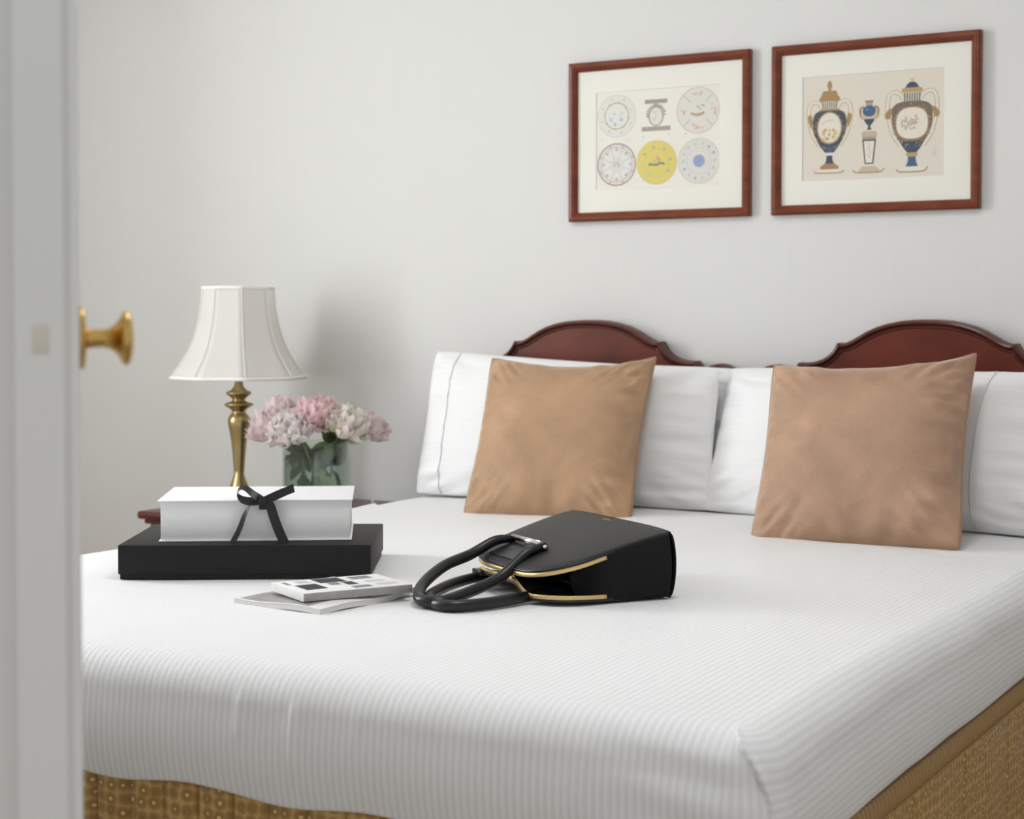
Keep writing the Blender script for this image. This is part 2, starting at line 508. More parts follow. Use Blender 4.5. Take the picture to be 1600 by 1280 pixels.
ARC = R * PI / 2
CREASE = [(-1.487, 0.596, 0.545, 0.0035), (-1.392, 0.588, 0.500, 0.0055), (-1.289, 0.585, 0.570, 0.0022)]
def foot_bump(x, z):
    d = 0.004 * nz(x * 3.0, z * 5.0, 9.0) + 0.0015 * nz(x * 11, z * 8.0, 2.0)
    for cx, z1, z0, a in CREASE:
        d += a * math.exp(-((x - cx) / 0.0055) ** 2) * sstep(z0 - 0.02, z0 + 0.02, z) * sstep(z1 + 0.02, z1 - 0.01, z)
    if -1.50 < x < -1.38 and 0.49 < z < 0.6:
        d += 0.0022 * nz(x * 60, z * 42, 5.0) * sstep(0.49, 0.52, z) * sstep(0.60, 0.57, z) * sstep(-1.5, -1.475, x) * sstep(-1.38, -1.395, x)
    # drag lines beside the folded corner
    d += 0.0028 * math.sin(z * 95 + 14 * (x + 0.8)) * sstep(-0.98, -0.80, x) * sstep(0.64, 0.60, z)
    return d

def profile(cx, cy, nx, ny, t, hem, off, bumpfn=None, zt=None):
    z0 = ztop(cx, cy) if zt is None else zt
    if t <= ARC:
        a = t / R
        k = off * sstep(0.0, 0.6, a / (PI / 2))
        h = R * math.sin(a) + k * math.sin(a); z = z0 - R * (1 - math.cos(a)) + k * math.cos(a)
        b = bumpfn(cx, z) * sstep(0.3, 1.3, a) if bumpfn else 0
        h += b
    else:
        drop = z0 - R - hem
        d = t - ARC
        if d <= drop:
            z = z0 - R - d
            b = bumpfn(cx, z) if bumpfn else 0
            h = R + off * (1 - 0.6 * d / drop) + b * (1 - 0.7 * d / drop) + 0.006 * math.sin(PI * d / drop) - 0.006 * (d / drop) ** 2
        else:
            e = d - drop
            h = R - 0.006 + off * 0.4 - e * 0.9; z = hem - 0.15 * e
    return (cx + nx * h, cy + ny * h, z)

NTOP, NARC, NDN = 130, 14, 42
def centre(u, v):
    x = XL + R + (XR - XL - 2 * R) * u
    k = v * (NTOP + NARC + NDN)
    if k <= NTOP:
        y = ye(x) + (YF + R - ye(x)) * k / NTOP
        return (x, y, ztop(x, y) - (0.006 if k < 0.5 else 0.0018 if k < 1.5 else 0)), x
    k -= NTOP
    hem = hem_foot(x)
    tot = ARC + (ztop(x, YF + R) - R - hem) + 0.022
    t = ARC * k / NARC if k <= NARC else ARC + (tot - ARC) * (k - NARC) / NDN
    return profile(x, YF + R, 0, -1, t, hem, 0.0, foot_bump), x
add_grid(centre, 400, NTOP + NARC + NDN + 1)

def side(sgn):
    ex = XR - R if sgn > 0 else XL + R
    def wrap(u, v):                 # foot fabric carried on round the corner, underneath the side panel
        ph = PI / 2 - u * math.radians(72)
        nx, ny = sgn * math.cos(ph), -math.sin(ph)
        hem = hem_foot(ex)
        tot = ARC + (ztop(ex, YF + R) - R - hem) + 0.022
        k = v * (NARC + NDN)
        t = ARC * k / NARC if k <= NARC else ARC + (tot - ARC) * (k - NARC) / NDN
        st = ex + sgn * R * (PI / 2 - ph)
        return profile(ex, YF + R, nx, ny, t, hem, 0.0, lambda x, z: foot_bump(x, z) * (1 - 0.7 * u)), st
    add_grid(wrap, 26, NARC + NDN + 1)
    Ls = ye(ex) - (YF + R)
    def panel(u, v):
        k = u * (NTOP + 30)
        if k <= NTOP:
            y = ye(ex) - Ls * k / NTOP; cx, cy, nx, ny = ex, y, sgn, 0
            off = 0.002 + 0.004 * sstep(NTOP - 20, NTOP, k)
            hem = hem_side((ye(ex) - y))
        else:
            # the folded edge: slants from the top of the corner back down the side
            end = math.radians(84 - 46 * sstep(0.0, 0.55, v))
            ph = (k - NTOP) / 30 * end
            cx, cy, nx, ny = ex, YF + R, sgn * math.cos(ph), -math.sin(ph)
            off = 0.006 + 0.004 * sstep(0.75, 0.95, (k - NTOP) / 30)
            if k >= NTOP + 29.5: off = 0.0
            hem = hem_side(Ls)
        tot = ARC + (ztop(cx, cy) - R - hem) + 0.022
        t = tot * v
        bf = lambda x, z: 0.006 * nz(cy * 2.5, z * 4, 3.0 + sgn) + 0.003 * nz(cy * 6 + z * 9, z * 3, 8.0)
        pp = profile(cx, cy, nx, ny, t, hem, off, bf)
        if k < 1.5 and t == 0: pp = (pp[0], pp[1], pp[2] - (0.006 if k < 0.5 else 0.0018))
        return pp, ex + sgn * t
    add_grid(panel, NTOP + 31, 70)
side(1); side(-1)
cover = mk('bed_cover', VV, FF, M['cover'], loc=(CX, 2.7, 0.647))
at = cover.data.attributes.new('stripe', 'FLOAT', 'POINT')
at.data.foreach_set('value', ST)
bm = bmesh.new(); bm.from_mesh(cover.data)
bmesh.ops.remove_doubles(bm, verts=bm.verts, dist=0.0002)
bmesh.ops.recalc_face_normals(bm, faces=bm.faces)
bm.to_mesh(cover.data); bm.free()
cover.data.polygons.foreach_set('use_smooth', [True] * len(cover.data.polygons))
tag(cover, 'white satin-striped bed cover tucked tightly under the mattress', 'bed cover')

# plain sheet showing between the cover and the pillows
def sheet_fn(u, v):
    y = 3.30 + (4.06 - 3.30) * v
    a = u * 2 - 1
    half = (XR - XL) / 2 - R
    if abs(a) < 0.86:
        x = CX + half * a / 0.86
        return (x, y, ztop(x, y) - 0.007 + 0.0015 * nz(x * 5, y * 5, 3))
    s = 1 if a > 0 else -1
    t = (abs(a) - 0.86) / 0.14
    ex = CX + half * s
    tot = ARC + 0.13
    p = profile(ex, y, s, 0, t * tot, 0.45, -0.007, zt=ztop(ex, y) - 0.007)
    return p
V, F = grid(sheet_fn, 180, 60)
sh = mk('bed_sheet', V, F, M['sheet'], loc=(CX, 3.7, 0.65))
sd = sh.modifiers.new('cloth', 'SOLIDIFY'); sd.thickness = 0.003; sd.offset = -1
tag(sh, 'plain white bed sheet showing between striped cover and pillows', 'sheet')

# ------------------------------------------------------------------ added fill lamp, unseen above the frame, brightens the bed top
CLX, CLY = -1.12, 2.35
cl = thing('bed_fill_lamp', 'added unseen fill lamp on the ceiling above the bed', 'lamp', (CLX, CLY, 2.70))
V, F = lathe([(0.001, -0.045), (0.07, -0.044), (0.09, -0.03), (0.095, -0.012), (0.095, 0.0)], 32)
mk('fill_lamp_plate', V, F, M['white_paint'], cl)
V, F = lathe([(0.30, -0.05), (0.296, -0.062), (0.27, -0.082), (0.21, -0.102), (0.12, -0.114), (0.001, -0.118)], 40)
mk('fill_lamp_bowl', V, F, M['fill_bowl'], cl)
cll = bpy.data.lights.new('bed_fill_light', 'AREA'); cll.shape = 'DISK'; cll.size = 0.6; cll.energy = 9.6; cll.color = (0.98, 0.985, 1.0)
clo = bpy.data.objects.new('bed_fill_light', cll); COL.objects.link(clo); clo.location = (CLX, CLY, 2.565)

# ------------------------------------------------------------------ gold bed skirt
skirt = thing('bed_skirt', 'gold-brown brocade bed skirt hanging below the white bed cover', 'bed skirt', (CX, 2.9, 0))
def uvify(o, uv):
    l = o.data.uv_layers.new(name='UVMap')
    for lp in o.data.loops: l.data[lp.index].uv = uv[lp.vertex_index]
def skirt_panel(p0, p1, nrm, pleats, name):
    p0 = Vector(p0); p1 = Vector(p1); Ln = (p1 - p0).length; d = (p1 - p0).normalized(); nr = Vector(nrm)
    nu, nv = 420, 14
    V, uv, F = [], [], []
    for j in range(nv):
        z = 0.492 - 0.477 * j / (nv - 1)
        for i in range(nu):
            s = Ln * i / (nu - 1)
            ph = (s / pleats) % 1.0
            groove = -0.007 * math.exp(-((min(ph, 1 - ph) * pleats) / 0.004) ** 2)
            wv = 0.004 * math.cos(2 * PI * (ph - 0.5)) * (0.4 + 0.6 * j / nv)
            q = p0 + d * s + nr * (groove + wv) 
            V.append((q.x - CX, q.y - 2.9, z)); uv.append((s, z))
    F = [(j * nu + i, j * nu + i + 1, (j + 1) * nu + i + 1, (j + 1) * nu + i) for j in range(nv - 1) for i in range(nu - 1)]
    o = mk(name, V, F, M['brocade'], skirt)
    uvify(o, uv)
    m = o.modifiers.new('cloth', 'SOLIDIFY'); m.thickness = 0.003; m.offset = -1
    return o
skirt_panel((XL + 0.02, YF + 0.014, 0), (XR - 0.02, YF + 0.014, 0), (0, -1, 0), 0.064, 'foot_panel')
skirt_panel((XR - 0.010, YF + 0.02, 0), (XR - 0.010, 4.02, 0), (1, 0, 0), 0.30, 'side_panel')
skirt_panel((XL + 0.012, YF + 0.02, 0), (XL + 0.012, 4.02, 0), (-1, 0, 0), 0.30, 'side_panel')
# ribbed band along the top of the right-hand panel
rib_v, rib_f = tube([(0, -0.0035, 0.0), (0.0035, -0.002, 0.009), (0.005, 0.0, 0.018), (0.0035, 0.002, 0.027), (0, 0.0035, 0.034)], 0.0048, 6, flat=(1.0, 1.0), up=(1, 0, 0))
me_rib = bpy.data.meshes.new('band_rib'); me_rib.from_pydata([tuple(v) for v in rib_v], [], rib_f)
me_rib.materials.append(M['gold_band']); me_rib.polygons.foreach_set('use_smooth', [True] * len(me_rib.polygons))
band = box('top_band', (XR - 0.005 - CX, (YF + 0.02 + 4.0) / 2 - 2.9, 0.447), (0.006, 4.0 - YF - 0.02, 0.04), M['band_base'], skirt, 0.002)
yy = YF + 0.03
while yy < 3.55:
    o = bpy.data.objects.new('band_rib', me_rib); COL.objects.link(o); o.parent = band
    o.location = (XR - 0.002 - CX, yy - 2.9, 0.430)
    yy += 0.0165
sv = [tube([(XR + 0.0015 - CX, YF + 0.03 + 0.012 * i - 2.9, 0.428), (XR + 0.0015 - CX, YF + 0.037 + 0.012 * i - 2.9, 0.428)], 0.0011, 5) for i in range(160)]
V, F = join(*sv)
st_o = mk('band_stitching', V, F, M['gold_stitch'], skirt); st_o['kind'] = 'stuff'

# ------------------------------------------------------------------ headboards
def headboard(cx, label):
    t = thing('headboard', label, 'headboard', (cx, 4.105, 0), 0, 'matching headboards')
    half = [(0, 1.127), (0.03, 1.1265), (0.06, 1.124), (0.09, 1.1185), (0.12, 1.1095), (0.145, 1.0985), (0.165, 1.087), (0.183, 1.0765),
            (0.198, 1.0700), (0.208, 1.0680), (0.216, 1.0690), (0.2205, 1.0695), (0.224, 1.0630), (0.232, 1.0500), (0.243, 1.0385), (0.258, 1.0290),
            (0.276, 1.0225), (0.297, 1.0185), (0.315, 1.0180), (0.3215, 1.0190), (0.326, 1.0140), (0.332, 1.0060), (0.340, 1.0000), (0.349, 0.9985),
            (0.356, 1.0010), (0.366, 1.0080), (0.378, 1.0120), (0.392, 1.0125), (0.406, 1.0095), (0.420, 1.0030), (0.434, 0.9920), (0.444, 0.9780), (0.450, 0.9600)]
    top = [(-x, z) for x, z in reversed(half)] + half[1:]
    def slab(top, y0, y1, zb, bev):
        V = []; n = len(top)
        out = top + [(top[-1][0], zb), (top[0][0], zb)]
        m = len(out)
        rings = [(y1, 0.0), (y0 + bev, 0.0), (y0, bev)]
        for y, ins in rings:
            for i, (x, z) in enumerate(out):
                a = Vector(out[i - 1]); b = Vector(out[(i + 1) % m])
                d = (b - a).normalized(); nr = Vector((d.y, -d.x))
                V.append((x + nr.x * ins, y, z + nr.y * ins))
        F = [tuple(range(m))]
        for k in range(2):
            F += [(k * m + i, (k + 1) * m + i, (k + 1) * m + (i + 1) % m, k * m + (i + 1) % m) for i in range(m)]
        F.append(tuple(2 * m + i for i in range(m - 1, -1, -1)))
        return V, F
    V, F = slab(top, 0.0, 0.038, 0.28, 0.003)
    sharp(mk('panel', V, F, M['mahogany'], t), 30)
    # raised moulding that follows the shaped top edge
    rows = []
    n = len(top)
    sec = [(0.000, 0.030), (0.0015, -0.004), (0.004, -0.009), (0.009, -0.011), (0.0135, -0.008), (0.0165, -0.0035), (0.021, -0.003), (0.0235, 0.002)]
    V = []
    for i, (x, z) in enumerate(top):
        a = Vector(top[max(i - 1, 0)]); b = Vector(top[min(i + 1, n - 1)])
        d = (b - a).normalized(); nr = Vector((d.y, -d.x))
        for ins, y in sec:
            V.append((x + nr.x * (ins - 0.0025), y, z + nr.y * (ins - 0.0025)))
    k = len(sec)
    F = [(i * k + j, i * k + j + 1, (i + 1) * k + j + 1, (i + 1) * k + j) for i in range(n - 1) for j in range(k - 1)]
    F += [tuple(range(k - 1, -1, -1)), tuple((n - 1) * k + j for j in range(k))]
    sharp(mk('edge_moulding', V, F, M['mahogany_dark'], t), 40)
    for s in (-1, 1):
        box('leg', (s * 0.36, 0.02, 0.20), (0.06, 0.03, 0.40), M['mahogany_dark'], t, 0.004)
    return t
headboard(-2.092, 'mahogany headboard behind the left tan cushion')
headboard(-1.163, 'mahogany headboard behind the right tan cushion')

# ------------------------------------------------------------------ pillows and cushions
def pillow_surface(w, h, t, seed, pinch=0.06, pw=2.6, ex=0.55, nu=70, nv=54, wr=0.006, bulge=0.0, taper=0.0, sag=None, front=1.0, ear=0.0):
    def half(sgn):
        def fn(a, b):
            u = math.sin((a * 2 - 1) * PI / 2); v = math.sin((b * 2 - 1) * PI / 2)
            rc = 1 - 0.035 * abs(u * v) ** 5
            x = w / 2 * u * (1 - pinch * (1 - v * v)) * (1 + bulge * (0.5 - b)) * rc
            pz = pinch if sag is None else (sag if v > 0 else 0.03)
            z = (h / 2 * v * (1 - pz * (1 - u * u)) * rc + h / 2) * (1 - taper * (u + 1) / 2)
            if ear and u > 0 and v > 0:
                x += ear * w * (u * v) ** 4 * 0.5; z += ear * h * (u * v) ** 4
            k = max(0.0, 1 - abs(u) ** pw) ** ex * max(0.0, 1 - abs(v) ** pw) ** ex
            y = t / 2 * k * (front if sgn < 0 else 2 - front)
            e = max(abs(u), abs(v))
            fold = wr * (nz(u * 2.0 + seed, v * 11, seed) * sstep(0.5, 0.95, abs(u)) * (1.5 if u > 0 else 0.6) + 0.5 * nz(u * 6, v * 2.0, seed + 4) * sstep(0.45, 0.9, abs(v)))
            cr_ = sstep(0.9, 1.75, abs(u) + abs(v)); fold += wr * 1.2 * cr_ * nz((u * v) * 3 + seed, (abs(u) - abs(v)) * 9, seed + 2)
            y += (fold * min(1, k * 2.2) + wr * 0.8 * nz(x * 5, z * 5, seed) * k)
            return (x, sgn * y, z)
        return fn
    V1, F1 = grid(half(-1), nu, nv); V2, F2 = grid(half(1), nu, nv)
    F2 = [tuple(reversed(f)) for f in F2]
    V, F = join((V1, F1), (V2, F2))
    bm = bmesh.new()
    bv_ = [bm.verts.new(v) for v in V]
    for f in F: bm.faces.new([bv_[i] for i in f])
    bmesh.ops.remove_doubles(bm, verts=bm.verts, dist=1e-5)
    bmesh.ops.recalc_face_normals(bm, faces=bm.faces)
    return bm, half

def tilt(o, lean):
    o.rotation_euler.x = -lean

def pillow(loc, rz, lean, w, h, t, seed, label, roll=0.0, seam=None, group='bed pillows', bulge=0.0, pinch=0.03, taper=0.0):
    e = thing('pillow', label, 'pillow', loc, 0, group)
    e.rotation_euler = (-lean, roll, rz)
    bm, half = pillow_surface(w, h, t, seed, pinch=pinch, pw=3.2, ex=0.6, wr=0.012, bulge=bulge, taper=taper)
    from_bm('pillowcase', bm, M['pillow'], e, smooth=True)
    if seam is not None:
        fn = half(-1)
        a0 = (math.asin(seam) / (PI / 2) + 1) / 2
        P = []
        for i in range(41):
            b = 0.06 + 0.88 * i / 40
            p = fn(a0, b); P.append((p[0], p[1] - 0.0016, p[2]))
        V, F = tube(P, 0.0011, 6)
        s = mk('hem_seam', V, F, M['thread'], e)
    return e

pillow((-2.02, 3.985, 0.650), math.radians(0), math.radians(9), 0.86, 0.385, 0.10, 2.1,
       'rear white pillow against the headboard behind the left cushion', taper=0.06)
pillow((-2.075, 3.895, 0.650), math.radians(-1), math.radians(13), 0.885, 0.408, 0.14, 5.3,
       'front white striped pillow behind the left tan cushion', seam=-0.79, bulge=0.03, taper=0.11)
pillow((-1.205, 3.825, 0.650), math.radians(-8), math.radians(20), 0.93, 0.385, 0.16, 8.8,
       'white striped pillow behind the right tan cushion', seam=0.55, bulge=0.02)

def cushion(loc, rz, lean, s, t, seed, label, mat, roll=0.0):
    e = thing('cushion', label, 'cushion', loc, 0, 'velvet cushions on the bed')
    e.rotation_euler = (-lean, roll, rz)
    bm, half = pillow_surface(s, s, t, seed, pinch=0.06, pw=2.5, ex=0.50, nu=90, nv=90, wr=0.012, sag=0.13, front=1.2, ear=0.028)
    from_bm('velvet_case', bm, mat, e, smooth=True)
    fn = half(-1)
    P = []
    n = 40
    for i in range(n): P.append(fn(i / n, 0))
    for i in range(n): P.append(fn(1, i / n))
    for i in range(n): P.append(fn(1 - i / n, 1))
    for i in range(n): P.append(fn(0, 1 - i / n))
    V, F = tube(P, 0.0042, 8, closed=True, up=(0, 1, 0))
    mk('piping', V, F, M['velvet_pipe'], e)
    return e

cushion((-1.982, 3.668, 0.631), math.radians(9), math.radians(26), 0.444, 0.155, 1.3,
        'golden tan velvet cushion propped behind the black handbag', M['velvet'], math.radians(0.6))
cushion((-1.160, 3.545, 0.631), math.radians(4), math.radians(30), 0.468, 0.165, 6.4,
        'rosy tan velvet cushion at the right, clear of the handbag', M['velvet_b'], math.radians(-2.4))

# ------------------------------------------------------------------ framed prints
def ink_mesh(name, shapes, parent):
    """shapes: list of (polygon [(x,z)...], colour, layer). Flat printed shapes in stacked hairline layers."""
    V, F, Cc = [], [], []
    for rank, (pts, c, layer) in enumerate(sorted(shapes, key=lambda q_: q_[2])):
        o = len(V)
        V += [(x, -0.0053 - 0.0000012 * rank, z) for x, z in pts]
        F.append(tuple(range(o, o + len(pts)))); Cc += [c] * len(pts)
    me = bpy.data.meshes.new(name); me.from_pydata(V, [], F); me.update()
    ca = me.color_attributes.new('ink', 'FLOAT_COLOR', 'POINT')
    for i, c in enumerate(Cc): ca.data[i].color = (*c, 1)
    bm = bmesh.new(); bm.from_mesh(me)
    bmesh.ops.triangulate(bm, faces=[f for f in bm.faces if len(f.verts) > 4])
    for f in bm.faces:
        f.normal_update()
        if f.normal.y > 0: f.normal_flip()
    bm.to_mesh(me); bm.free()
    return link(name, me, M['ink'], parent, smooth=False)

def ell(cx, cz, rx, rz=None, n=36, a0=0, a1=2 * PI):
    rz = rx if rz is None else rz
    return [(cx + rx * math.cos(a0 + (a1 - a0) * i / n), cz + rz * math.sin(a0 + (a1 - a0) * i / n)) for i in range(n)]
def ring(S, cx, cz, r0, r1, c, layer, n=40, k=1.0):
    for i in range(n):
        a, b = 2 * PI * i / n, 2 * PI * (i + 1) / n
        S.append(([(cx + r0 * math.cos(a), cz + k * r0 * math.sin(a)), (cx + r1 * math.cos(a), cz + k * r1 * math.sin(a)),
                   (cx + r1 * math.cos(b), cz + k * r1 * math.sin(b)), (cx + r0 * math.cos(b), cz + k * r0 * math.sin(b))], c, layer))
def blob(S, cx, cz, r, c, layer, rnd):
    n = 9
    S.append(([(cx + r * rnd.uniform(0.5, 1.15) * math.cos(2 * PI * i / n), cz + r * rnd.uniform(0.5, 1.15) * math.sin(2 * PI * i / n)) for i in range(n)], c, layer))
def stroke(S, P, w, c, layer, sub=5):
    P = [Vector((x, z, 0)) for x, z in P]
    P = smooth_path(P, sub)
    for a, b in zip(P, P[1:]):
        d = (b - a); 
        if d.length < 1e-9: continue
        d.normalize(); q = Vector((-d.y, d.x, 0)) * (w / 2)
        S.append(([((a + q).x, (a + q).y), ((a - q).x, (a - q).y), ((b - q).x, (b - q).y), ((b + q).x, (b + q).y)], c, layer))
def profile_shape(S, cx, prof, c, layer):
    S.append(([(cx + w, z) for z, w in prof] + [(cx - w, z) for z, w in reversed(prof)], c, layer))

def picture(name, x0, x1, z0, z1, label, paper):
    W, H = x1 - x0, z1 - z0
    t = thing(name, label, 'picture', ((x0 + x1) / 2, WY, (z0 + z1) / 2), 0, 'framed prints above the bed')
    fw, fd = 0.0245, 0.022
    # four mitred mouldings: section across the rail (inset, depth out of the wall)
    sec = [(0, 0), (0, fd - 0.004), (0.004, fd), (0.012, fd + 0.001), (0.019, fd - 0.003), (fw - 0.001, fd - 0.009), (fw, fd - 0.012), (fw, 0.004)]
    for side_ in range(4):
        V = []
        ln, hw = (W, H) if side_ % 2 == 0 else (H, W)
        for s in (-1, 1):
            for ins, d in sec:
                V.append((s * (ln / 2 - ins), -d, -hw / 2 + ins))
        k = len(sec)
        F = [(j, j + 1, k + j + 1, k + j) for j in range(k - 1)] + [(k - 1, 0, k, 2 * k - 1)]
        F += [tuple(range(k - 1, -1, -1)), tuple(range(k, 2 * k))]
        a = side_ * PI / 2
        V = [(v[0] * math.cos(a) - v[2] * math.sin(a), v[1], v[0] * math.sin(a) + v[2] * math.cos(a)) for v in V]
        o = mk('frame_rail', V, F, M['frame'], t, smooth=False)
        o.data.validate()
        bm = bmesh.new(); bm.from_mesh(o.data); bmesh.ops.recalc_face_normals(bm, faces=bm.faces); bm.to_mesh(o.data); bm.free()
        sharp(o, 25)
    iw, ih = W - 2 * fw, H - 2 * fw
    px0, px1, pz0, pz1 = -iw / 2 + 0.113 * iw, -iw / 2 + 0.868 * iw, ih / 2 - 0.845 * ih, ih / 2 - 0.152 * ih
    # window mount with a bevelled opening
    o4 = [(-iw / 2 - 0.003, -ih / 2 - 0.003), (iw / 2 + 0.003, -ih / 2 - 0.003), (iw / 2 + 0.003, ih / 2 + 0.003), (-iw / 2 - 0.003, ih / 2 + 0.003)]
    i4 = [(px0, pz0), (px1, pz0), (px1, pz1), (px0, pz1)]
    b = 0.0015
    j4 = [(px0 + b, pz0 + b), (px1 - b, pz0 + b), (px1 - b, pz1 - b), (px0 + b, pz1 - b)]
    V = [(x, -0.0075, z) for x, z in o4] + [(x, -0.0075, z) for x, z in i4] + [(x, -0.0055, z) for x, z in j4]
    F = [(i, (i + 1) % 4, 4 + (i + 1) % 4, 4 + i) for i in range(4)] + [(4 + i, 4 + (i + 1) % 4, 8 + (i + 1) % 4, 8 + i) for i in range(4)]
    mk('mount', V, F, M['mat'], t, smooth=False)
    box('print_paper', ((px0 + px1) / 2, -0.0045, (pz0 + pz1) / 2), (px1 - px0 + 0.01, 0.0014, pz1 - pz0 + 0.01), paper, t)
    box('backing_board', (0, -0.002, 0), (iw, 0.003, ih), M['paper'], t)
    V = [(-iw / 2, -0.0095, -ih / 2), (iw / 2, -0.0095, -ih / 2), (iw / 2, -0.0095, ih / 2), (-iw / 2, -0.0095, ih / 2)]
    mk('picture_glass', V, [(0, 1, 2, 3)], M['pane'], t, smooth=False)
    return t, px0, px1, pz0, pz1

ta, px0, px1, pz0, pz1 = picture('framed_plate_print', -2.160, -1.632, 1.397, 1.828,
                                 'wood-framed print of six decorated china pieces, left of two above the bed', M['print_left'])
pw_, ph_ = px1 - px0, pz1 - pz0
rnd = random.Random(3)
S = []
def at(u, v): return px0 + u * pw_, pz1 - v * ph_
GREY = (0.50, 0.50, 0.46); CREAM = (0.80, 0.775, 0.70); TAN = (0.50, 0.36, 0.20); BLUE = (0.28, 0.38, 0.56); PINK = (0.70, 0.43, 0.36); SAGE = (0.48, 0.52, 0.46)
rp = 0.0575
# top-left plate
cx, cz = at(0.170, 0.250)
S.append((ell(cx, cz, rp), (0.76, 0.755, 0.70), 1)); ring(S, cx, cz, rp - 0.001, rp, GREY, 2)
ring(S, cx, cz, rp * 0.585, rp * 0.635, (0.55, 0.42, 0.27), 2); S.append((ell(cx, cz, rp * 0.57), (0.79, 0.775, 0.71), 2))
for i in range(8):
    a = 2 * PI * i / 8 + 0.3
    blob(S, cx + rp * 0.81 * math.cos(a), cz + rp * 0.81 * math.sin(a), 0.0042, (0.58, 0.62, 0.66), 3, rnd)
    blob(S, cx + rp * 0.62 * math.cos(a + .3), cz + rp * 0.62 * math.sin(a + .3), 0.0035, (0.56, 0.40, 0.24), 3, rnd)
for i in range(16):
    blob(S, cx + rnd.uniform(-0.020, 0.020), cz + rnd.uniform(-0.024, 0.014), rnd.uniform(0.003, 0.006), rnd.choice([(0.42, 0.52, 0.66), (0.60, 0.66, 0.72), (0.68, 0.68, 0.60)]), 3, rnd)
# top-middle stand with an oval medallion
cx, cz = at(0.492, 0.262)
def rect(a, b, c, d): return [(a, c), (b, c), (b, d), (a, d)]
S.append((rect(cx - 0.033, cx + 0.033, cz + 0.030, cz + 0.041), (0.36, 0.33, 0.28), 1))
S.append((rect(cx - 0.042, cx + 0.042, cz - 0.043, cz - 0.031), (0.40, 0.36, 0.30), 1))
S.append((rect(cx - 0.006, cx + 0.006, cz + 0.012, cz + 0.030), (0.60, 0.40, 0.22), 1))
S.append((ell(cx, cz - 0.003, 0.0225, 0.0275), (0.34, 0.33, 0.28), 1)); S.append((ell(cx, cz - 0.004, 0.0185, 0.0235), (0.79, 0.74, 0.68), 2))
for i in range(12):
    a = PI * (i / 11) * 1.1 - 0.05
    blob(S, cx + 0.0255 * math.cos(a), cz + 0.002 + 0.024 * math.sin(a), 0.004, (0.36, 0.37, 0.31), 2, rnd)
for i in range(6): blob(S, cx + rnd.uniform(-0.008, 0.006), cz + rnd.uniform(-0.014, 0.012), 0.003, (0.70, 0.55, 0.50), 3, rnd)
# top-right plate with four panels
cx, cz = at(0.828, 0.245)
S.append((ell(cx, cz, rp * 1.06), (0.745, 0.735, 0.675), 1)); ring(S, cx, cz, rp * 1.04, rp * 1.06, (0.40, 0.38, 0.33), 2)
for i in range(4):
    a = PI / 2 * i
    ex_, ez_ = cx + rp * 0.76 * math.cos(a), cz + rp * 0.76 * math.sin(a)
    S.append((ell(ex_, ez_, 0.012 if i % 2 == 0 else 0.026, 0.026 if i % 2 == 0 else 0.012), (0.78, 0.72, 0.65), 2))
    for k in range(7): blob(S, ex_ + rnd.uniform(-0.007, 0.007) * (1 if i % 2 == 0 else 2), ez_ + rnd.uniform(-0.007, 0.007) * (2 if i % 2 == 0 else 1), 0.0036, rnd.choice([PINK, (0.68, 0.50, 0.38), (0.62, 0.58, 0.50)]), 3, rnd)
    stroke(S, [(cx + rp * 0.55 * math.cos(a + PI / 4), cz + rp * 0.55 * math.sin(a + PI / 4)), (cx + rp * math.cos(a + PI / 4), cz + rp * math.sin(a + PI / 4))], 0.0022, SAGE, 2)
for i in range(9): blob(S, cx - 0.018 + 0.0042 * i, cz - 0.008 - 0.004 * math.sin(i / 8 * PI), 0.0042, TAN, 3, rnd)
for i in range(5): blob(S, cx - 0.004 + 0.005 * i, cz + 0.008 + rnd.uniform(-.005, .006), 0.003, (0.46, 0.40, 0.28), 3, rnd)
# bottom-left plate with a dark rim and radial petals
cx, cz = at(0.170, 0.744)
S.append((ell(cx, cz, rp), (0.75, 0.74, 0.685), 1)); ring(S, cx, cz, rp * 0.955, rp, (0.20, 0.165, 0.15), 2); ring(S, cx, cz, rp * 0.80, rp * 0.84, (0.66, 0.50, 0.44), 2)
for i in range(8):
    a = 2 * PI * i / 8 + 0.39
    stroke(S, [(cx + rp * 0.12 * math.cos(a), cz + rp * 0.12 * math.sin(a)), (cx + rp * 0.78 * math.cos(a), cz + rp * 0.78 * math.sin(a))], 0.0022, (0.62, 0.66, 0.64), 2)
    S.append((ell(cx + rp * 0.55 * math.cos(a + .39), cz + rp * 0.55 * math.sin(a + .39), 0.010), (0.79, 0.785, 0.74), 2))
    blob(S, cx + rp * 0.7 * math.cos(a + .39), cz + rp * 0.7 * math.sin(a + .39), 0.005, (0.52, 0.48, 0.44), 3, rnd)
    blob(S, cx + rp * 0.88 * math.cos(a), cz + rp * 0.88 * math.sin(a), 0.004, PINK, 3, rnd)
for i in range(5): blob(S, cx + rnd.uniform(-0.008, 0.008), cz + rnd.uniform(-0.005, 0.005), 0.0035, (0.62, 0.48, 0.28), 3, rnd)
